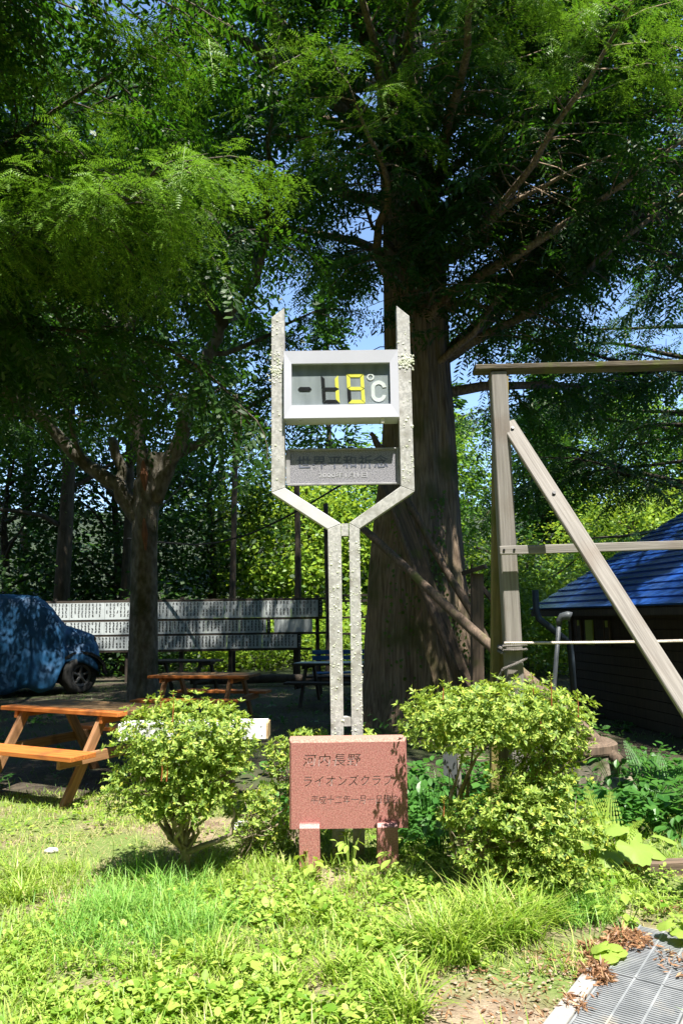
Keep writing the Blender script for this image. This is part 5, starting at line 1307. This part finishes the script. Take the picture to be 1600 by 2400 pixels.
fern('pale sunlit fern beside the large round leaves at the right', (g0.x, g0.y + .05, 0), [(95, 68, .46), (60, 58, .46), (135, 60, .44), (20, 44, .38), (170, 42, .36), (250, 50, .26)], 'fern_leaf')
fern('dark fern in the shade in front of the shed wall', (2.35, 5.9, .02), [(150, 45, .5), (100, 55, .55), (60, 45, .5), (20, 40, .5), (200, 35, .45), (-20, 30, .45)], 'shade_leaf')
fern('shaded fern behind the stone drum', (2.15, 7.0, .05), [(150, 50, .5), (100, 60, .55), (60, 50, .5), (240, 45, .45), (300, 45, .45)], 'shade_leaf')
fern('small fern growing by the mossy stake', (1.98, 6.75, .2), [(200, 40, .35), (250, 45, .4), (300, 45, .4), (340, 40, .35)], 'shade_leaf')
def round_leaf(seed, n=22, notch=True):
    R = random.Random(seed); vs = [(0, 0, 0)]; fs = []
    for ring in (.5, 1.0):
        for k in range(n):
            a = 2 * math.pi * (k + .5) / n; r = ring * (1 + .06 * math.sin(a * 9 + seed) + R.uniform(-.03, .03))
            if notch and abs(math.atan2(math.sin(a - math.pi), math.cos(a - math.pi))) < .35: r *= .55
            vs.append((math.cos(a) * r, math.sin(a) * r, -.22 * ring ** 2 + .06 * math.sin(a * 3 + seed) * ring + .035 * math.sin(a * 11) * ring))
    for k in range(n):
        k2 = (k + 1) % n; fs.append((0, 1 + k, 1 + k2)); fs.append((1 + k, 1 + n + k, 1 + n + k2, 1 + k2))
    me = bpy.data.meshes.new('leaf'); me.from_pydata(vs, [], fs); me.update(); me.polygons.foreach_set('use_smooth', [True] * len(fs)); return me
def oval_leaf(seed):
    vs = [(0, 0, 0), (.3, .22, .04), (.6, .26, .02), (.85, .13, -.05), (1, 0, -.12), (.85, -.13, -.05), (.6, -.26, .02), (.3, -.22, .04), (.3, 0, -.02), (.6, 0, -.04), (.85, 0, -.08)]
    fs = [(0, 1, 8), (1, 2, 9, 8), (2, 3, 10, 9), (3, 4, 10), (4, 5, 10), (5, 6, 9, 10), (6, 7, 8, 9), (7, 0, 8)]
    me = bpy.data.meshes.new('leaf'); me.from_pydata(vs, [], fs); me.update(); return me
LV = {}
def leafy(name, label, base, leaves, m, kind='round', stem='weed_leaf', cat='plant'):
    """leaves: (dx, dy, z, size, azimuth, tilt)"""
    t = thing(name, label, cat, base); key = (kind, m)
    if key not in LV:
        me = round_leaf(3) if kind == 'round' else oval_leaf(3); me.materials.append(MATS[m]); LV[key] = me
    sb_ = MB()
    for (dx, dy, z, sz, az, tl) in leaves:
        p = Vector(base) + Vector((dx, dy, z)); M = Matrix.Translation(p) @ Matrix.Rotation(rad(az), 4, 'Z') @ Matrix.Rotation(rad(tl), 4, 'Y') @ Matrix.Diagonal((sz, sz, sz, 1))
        link('leaf', LV[key], None, t, M)
        q = Vector(base) + Vector((dx * .2, dy * .2, 0)); sb_.tube([q, q.lerp(p, .6) + Vector((0, 0, z * .12)), p + Vector((0, 0, -.002))], [.0022, .002, .0016], 4)
    sb_.build('stalks', stem, t)
    return t
pb = gnd(1450, 2040)
leafy('butterbur', 'large pale round butterbur leaves in full sun at the right', (pb.x, pb.y, 0),
      [(-.07, -.04, .10, .085, -120, 26), (.08, -.05, .13, .10, -75, 30), (.21, .02, .11, .09, -30, 22), (.03, .10, .21, .075, -150, 14), (.30, .06, .16, .07, 10, 18), (.14, .13, .17, .065, -60, 35), (-.16, .03, .15, .06, 200, 20)], 'big_leaf')
def rl(seed, n, r, z0, z1, s0, s1, t0=5, t1=45):
    R = random.Random(seed); out = []
    for k in range(n):
        a = R.uniform(0, 360); q = r * R.random() ** .6; out.append((math.cos(rad(a)) * q, math.sin(rad(a)) * q, R.uniform(z0, z1), R.uniform(s0, s1), a, R.uniform(t0, t1)))
    return out
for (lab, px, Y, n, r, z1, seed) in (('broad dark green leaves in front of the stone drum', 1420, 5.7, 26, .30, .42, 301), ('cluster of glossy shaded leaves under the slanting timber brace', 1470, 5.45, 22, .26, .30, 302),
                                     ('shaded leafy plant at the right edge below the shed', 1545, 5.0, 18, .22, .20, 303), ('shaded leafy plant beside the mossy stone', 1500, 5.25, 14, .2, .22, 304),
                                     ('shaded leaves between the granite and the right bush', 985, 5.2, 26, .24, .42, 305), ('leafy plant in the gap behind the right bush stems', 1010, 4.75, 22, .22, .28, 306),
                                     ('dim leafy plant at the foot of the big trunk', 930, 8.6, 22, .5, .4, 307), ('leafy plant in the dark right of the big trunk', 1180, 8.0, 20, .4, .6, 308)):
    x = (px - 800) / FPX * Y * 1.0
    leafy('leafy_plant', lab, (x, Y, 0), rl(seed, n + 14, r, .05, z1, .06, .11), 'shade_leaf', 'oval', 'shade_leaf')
leafy('leafy_plant', 'bright upright leaves growing between the two granite legs', (.02, 4.52, 0), rl(311, 16, .10, .08, .22, .045, .075, -10, 30), 'weed_leaf', 'oval')
leafy('leafy_plant', 'bright heart leaved weed in front of the left granite leg', (-.20, 4.36, 0), rl(312, 16, .13, .05, .14, .05, .08, 0, 35), 'weed_leaf', 'oval')
leafy('leafy_plant', 'bright broad leaved weed in front of the right granite leg', (.33, 4.34, 0), rl(313, 20, .16, .05, .19, .055, .09, -5, 35), 'weed_leaf', 'oval')
leafy('leafy_plant', 'bright yellow green broad leaves below the left bush stem', (-.62, 4.12, 0), rl(314, 20, .20, .03, .13, .05, .085, 0, 40), 'weed_leaf', 'oval')
leafy('leafy_plant', 'bright broad weed leaves beside the drain litter', (gnd(1430, 2270).x, gnd(1430, 2270).y, .02), rl(315, 6, .05, .03, .08, .045, .06, 0, 30), 'weed_leaf', 'round')
leafy('leafy_plant', 'bright round weed leaves at the right edge over the grate', (gnd(1590, 2230).x + .03, gnd(1590, 2230).y, .04), rl(316, 9, .08, .03, .10, .04, .06, 0, 30), 'weed_leaf', 'round')
leafy('leafy_plant', 'pointed green leaves overhanging the far end of the grate', (gnd(1465, 2170).x, gnd(1465, 2170).y, 0), rl(317, 14, .12, .05, .16, .05, .08, 0, 35), 'weed_leaf', 'oval')

# ================================================================== GRASS, WEEDS, LITTER (uncountable)
def blades(rng, P, L, w, lean0, curl, m_, name, label, az=None):
    n = len(P); az = rng.uniform(0, 6.283, n) if az is None else az
    L = L * rng.uniform(.55, 1.2, n); w = w * rng.uniform(.7, 1.2, n); th0 = np.abs(rng.normal(lean0, .18, n)); cu = np.abs(rng.normal(curl, .35, n))
    hd = np.stack([np.cos(az), np.sin(az), np.zeros(n)], 1); sd = np.stack([-np.sin(az), np.cos(az), np.zeros(n)], 1); z = np.array((0, 0, 1.0))
    p = P.copy(); V = []
    ss = [0, .36, .7, 1.0]
    for i, s in enumerate(ss):
        ww = (w * (1 - .35 * s * s) if i < 3 else w * 0)[:, None] * sd * .5
        if i < 3: V += [p + ww, p - ww]
        else: V += [p]
        if i < 3:
            th = th0 + cu * (s + ss[i + 1]) / 2; ds = L * (ss[i + 1] - s)
            p = p + hd * (np.sin(th) * ds)[:, None] + z * (np.cos(th) * ds)[:, None]
    V = np.stack(V, 1); tf = np.array([(0, 1, 3), (0, 3, 2), (2, 3, 5), (2, 5, 4), (4, 5, 6)])
    Fq = (tf[None] + (np.arange(n) * 7)[:, None, None]).reshape(-1, 3)
    o = raw(name, V.reshape(-1, 3), Fq, m_); tag(o, label, 'grass', None, 'stuff'); return o
def gaus(rng, n, c, rx, ry): return np.stack([rng.normal(c[0], rx, n), rng.normal(c[1], ry, n), np.zeros(n)], 1)
def nfield(P, s, o=0.0): return np.array([mnoise.noise(Vector((x * s + o, y * s, o))) for x, y in P[:, :2]])
def in_drain(P, pad=.0):
    q = P[:, :2] - np.array((O_.x, O_.y)); v = q @ np.array((dv.x, dv.y)); u = q @ np.array((du.x, du.y)); return (v > -pad) & (v < .46 + pad) & (u < 1.06)
soil_c = gnd(1170, 2360)
def bare(P):
    d = ((P[:, 0] - soil_c.x - .02) / .46) ** 2 + ((P[:, 1] - soil_c.y) / .30) ** 2
    d2 = ((P[:, 0] - 1.12) / .28) ** 2 + ((P[:, 1] - 3.62) / .16) ** 2
    return np.minimum(d, d2) + .5 * nfield(P, 5, 7)
def z0(P): P[:, 2] = -.006; return P
def rect(rng, n, x0, x1, y0, y1): return np.stack([rng.uniform(x0, x1, n), rng.uniform(y0, y1, n), np.zeros(n)], 1)
rg = np.random.default_rng(77)
P = rect(rg, 72000, -2.9, 2.6, 2.55, 6.6); f = nfield(P, 1.6, 2) + .6 * nfield(P, 5, 4)
dry = np.exp(-(((P[:, 0] + 1.75) / .75) ** 2 + ((P[:, 1] - 5.2) / .8) ** 2))
ok = (rg.random(len(P)) < np.clip(0.48 + .75 * f - .50 * dry, .05, 1)) & (bare(P) > 1.0) & ~in_drain(P, .01)
blades(rg, z0(P[ok]), .075, .0042, .35, .9, 'grass_light', 'short_grass', 'short sunlit yellow green grass across the clearing')
P = np.concatenate([rect(rg, 8500, -2.9, 2.2, 2.7, 6.4), gaus(rg, 3500, (-1.75, 5.2), .55, .55)]); ok = (bare(P) > .75) & ~in_drain(P, .0)
blades(rg, z0(P[ok]), .06, .003, .9, .7, 'grass_dry', 'dry_grass', 'dry straw coloured grass lying between the green blades')
def disc(rng, n, c, rx, ry): a = rng.uniform(0, 6.283, n); r = np.sqrt(rng.random(n)); return np.stack([c[0] + np.cos(a) * r * rx, c[1] + np.sin(a) * r * ry, np.zeros(n)], 1)
c1 = gnd(330, 2110); c2 = gnd(430, 2200); c3 = gnd(250, 2190)
P = np.concatenate([gaus(rg, 1700, c1, .17, .26), gaus(rg, 900, c2, .17, .16), gaus(rg, 900, c3, .20, .20), gaus(rg, 900, gnd(1330, 2140), .10, .12)])
P = P[(nfield(P, 6, 3) > -.22)]; hL = .17 * (1 + .7 * nfield(P, 4, 8))
blades(rg, z0(P), hL, .0042, .38, 1.0, 'grass_blue', 'tall_fine_grass', 'tall soft blue green grass in front of the left bush')
TS = [(1150, 2215, 190, .31), (1065, 2245, 170, .28), (1235, 2200, 150, .28), (950, 2385, 150, .22), (1010, 2225, 160, .28), (1285, 2165, 140, .26), (40, 2115, 130, .20), (505, 2270, 120, .20), (800, 2290, 110, .18), (330, 2290, 110, .17), (900, 2330, 90, .17), (60, 2060, 90, .2), (1180, 2170, 160, .30), (660, 2330, 90, .15), (1100, 2190, 160, .30)]
Pl, Az, Ls = [], [], []
for (px, py, n, L) in TS:
    c = gnd(px, py); q = disc(rg, n, c, .085, .075); Pl.append(q); Az.append(rg.uniform(0, 6.283, n)); Ls.append(np.full(n, L))
blades(rg, z0(np.concatenate(Pl)), np.concatenate(Ls), .0062, .30, 1.25, 'grass_light', 'grass_tufts', 'arching long bladed grass tufts in front of the right bush', np.concatenate(Az))
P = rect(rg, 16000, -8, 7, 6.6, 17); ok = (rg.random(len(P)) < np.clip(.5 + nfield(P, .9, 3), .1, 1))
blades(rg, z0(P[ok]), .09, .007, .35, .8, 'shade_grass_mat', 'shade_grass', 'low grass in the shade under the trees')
wl = (np.array([(0, 0, 0), (.22, .24, .04), (.55, .36, .05), (.85, .2, 0), (1, 0, -.06), (.85, -.2, 0), (.55, -.36, .05), (.22, -.24, .04), (.5, 0, -.03)]), np.array([(8, i, (i + 1) % 8) for i in range(8)]))
def weeds(rng, C, name, label, m_, h=.09, size=.045, nl=(4, 8)):
    n = len(C); cnt = rng.integers(nl[0], nl[1], n); P = np.repeat(C, cnt, 0); sz = np.repeat(rng.choice((.45, .7, 1.0, 1.45), n, p=(.25, .3, .3, .15)) * rng.uniform(.8, 1.2, n), cnt); k = len(P); az = rng.uniform(0, 6.283, k); r = rng.uniform(.1, 1, k) * .05 * sz
    hh = np.repeat(rng.uniform(.35, 1.1, n), cnt) * h * rng.uniform(.45, 1, k)
    P = P + np.stack([np.cos(az) * r, np.sin(az) * r, hh], 1); el = rng.normal(.15, .35, k)
    X = np.stack([np.cos(az) * np.cos(el), np.sin(az) * np.cos(el), np.sin(el)], 1); up = np.tile((0, 0, 1.0), (k, 1)) + rng.normal(0, .22, (k, 3))
    V, Fq = scatter(*wl, frames(X, up, sz * size * rng.uniform(.6, 1.2, k)), P)
    # stalks
    o = raw(name, V, Fq, m_); tag(o, label, 'weeds', None, 'stuff')
WZ = [(140, 2335, .62, .34, 420), (40, 2230, .3, .3, 110), (560, 2340, .6, .26, 300), (700, 2130, .48, .33, 330), (880, 2220, .33, .3, 200), (430, 2140, .3, .25, 90), (620, 1985, .28, .5, 190), (1370, 2100, .33, .28, 190), (1520, 2100, .3, .2, 130), (1000, 2080, .25, .25, 150), (250, 1925, .6, .35, 60), (60, 1960, .5, .5, 30), (1220, 2090, .3, .2, 120), (800, 2370, .4, .2, 130), (330, 2400, .4, .2, 140), (950, 2010, .3, .3, 90)]
C = np.concatenate([gaus(rg, int(n * 1.5), gnd(px, py), rx * .62, ry * .62) for (px, py, rx, ry, n) in WZ]); C = C[(bare(C) > .95) & ~in_drain(C, .0) & (nfield(C, 4.5, 15) > -.16)]
weeds(rg, z0(C), 'broad_weeds', 'sunlit broad leaved weeds covering the foreground', 'weed_leaf', h=.085, size=.032)
P = rect(rg, 17000, -2.0, 1.6, 2.6, 4.8); P = P[(nfield(P, 2.6, 22) > -.02) & (bare(P) > 1) & ~in_drain(P)]
blades(rg, z0(P), .13, .0048, .32, .95, 'grass_light', 'mid_grass', 'taller green grass blades standing among the weeds')
P = rect(rg, 2600, -2.9, 2.4, 2.6, 6.5); P = P[(nfield(P, 2.2, 12) > -.05) & (bare(P) > 1) & (rg.random(len(P)) > .75 * np.exp(-(((P[:, 0] + 1.75) / .75) ** 2 + ((P[:, 1] - 5.2) / .8) ** 2))) & ~in_drain(P)]
weeds(rg, z0(P), 'small_weeds', 'small clover like leaves scattered through the grass', 'weed_leaf', h=.04, size=.022)
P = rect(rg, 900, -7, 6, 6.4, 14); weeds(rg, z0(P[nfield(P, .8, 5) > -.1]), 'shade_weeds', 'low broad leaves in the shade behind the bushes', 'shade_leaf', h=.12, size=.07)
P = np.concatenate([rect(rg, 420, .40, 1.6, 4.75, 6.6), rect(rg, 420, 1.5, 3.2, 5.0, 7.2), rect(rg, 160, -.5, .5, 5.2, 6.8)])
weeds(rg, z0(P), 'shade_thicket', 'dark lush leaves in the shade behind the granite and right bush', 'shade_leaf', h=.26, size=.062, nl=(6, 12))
# leaf litter on the drain and bits on the bare soil
ll = (np.array([(0, 0, 0), (.5, .10, .06), (1, 0, 0), (.5, -.10, .05)]), np.array([(0, 1, 2, 3)]))
C = np.concatenate([disc(rg, 1100, gnd(1440, 2232), .15, .11), disc(rg, 620, gnd(1395, 2305), .055, .11), disc(rg, 120, gnd(1345, 2385), .05, .06), disc(rg, 260, gnd(1320, 2250), .16, .14), disc(rg, 220, gnd(1580, 2130), .16, .10), disc(rg, 420, gnd(1150, 2330), .45, .24), disc(rg, 120, gnd(1595, 2300), .06, .2)])
pile = np.exp(-(((C[:, 0] - gnd(1440, 2232).x) / .14) ** 2 + ((C[:, 1] - gnd(1440, 2232).y) / .11) ** 2)); C[:, 2] = .004 + np.where(in_drain(C), .048, 0) + pile * rg.random(len(C)) * .03
X = rg.normal(0, 1, C.shape) * (1, 1, .35); V, Fq = scatter(*ll, frames(X, np.tile((0, 0, 1.0), (len(C), 1)) + rg.normal(0, .5, C.shape), rg.uniform(.014, .05, len(C))), C)
o = raw('leaf_litter', V, Fq, 'litter_leaf'); tag(o, 'heap of brown dead leaves and bark bits on the drain', 'litter', None, 'stuff')
C = np.concatenate([disc(rg, 700, (soil_c.x, soil_c.y), .55, .34), disc(rg, 260, gnd(1320, 2240), .2, .2)]); C = C[~in_drain(C)]
cl = (np.array([(0, 0, .6), (1, 0, 0), (.2, .9, 0), (-.8, .5, 0), (-.7, -.7, 0), (.4, -.9, 0)]), np.array([(0, 1, 2), (0, 2, 3), (0, 3, 4), (0, 4, 5), (0, 5, 1)]))
V, Fq = scatter(*cl, frames(rg.normal(0, 1, C.shape) * (1, 1, .1), np.tile((0, 0, 1.0), (len(C), 1)), rg.uniform(.0015, .006, len(C)) * rg.choice((1, 1, 2.0), len(C))), C)
o = raw('soil_crumbs', V, Fq, 'soil_clod'); tag(o, 'crumbs and grit on the bare soil by the drain', 'soil', None, 'stuff')
P = rect(rg, 1800, -2.9, 2.2, 2.7, 6.5); P[:, 2] = .006
V, Fq = scatter(*ll, frames(rg.normal(0, 1, P.shape) * (1, 1, .2), np.tile((0, 0, 1.0), (len(P), 1)) + rg.normal(0, .3, P.shape), rg.uniform(.012, .04, len(P))), P)
o = raw('fallen_twigs', V, Fq, 'litter_leaf'); tag(o, 'dry brown leaf bits scattered in the grass', 'litter', None, 'stuff')

# ================================================================== UNSEEN TREES ADDED TO BLOCK SKY LIGHT (behind and beside the photographer)
def sky_blocking_ring():
    rng = np.random.default_rng(909); parts = []; tb = MB()
    for k in range(30):
        a = rad(158 + k * 224 / 29 + rng.uniform(-3, 3)); R_ = rng.uniform(11.5, 15)
        x, y = math.cos(a) * R_, 3.0 + math.sin(a) * R_
        if y > 6 and abs(x) < 11: continue
        h = rng.uniform(11, 14.5); tb.tube([(x, y, -.2), (x + .2, y, h * .5), (x, y, h * .95)], [.25, .17, .03], 7)
        parts.append(crown_leaves(rng, (x, y, h * .54), 2.6, h * .5, 46, 24, .86, flat=.7))
    V, Fq = join(parts); o = raw('sky_blocking_wood', V, Fq, 'broad_leaf_dark'); tag(o, 'unseen trees added round the clearing to block sky light', 'wood', None, 'stuff')
    tag(tb.build('sky_blocking_trunks', 'bark_dark'), 'trunks of the unseen trees added to block sky light', 'wood', None, 'stuff')
sky_blocking_ring()
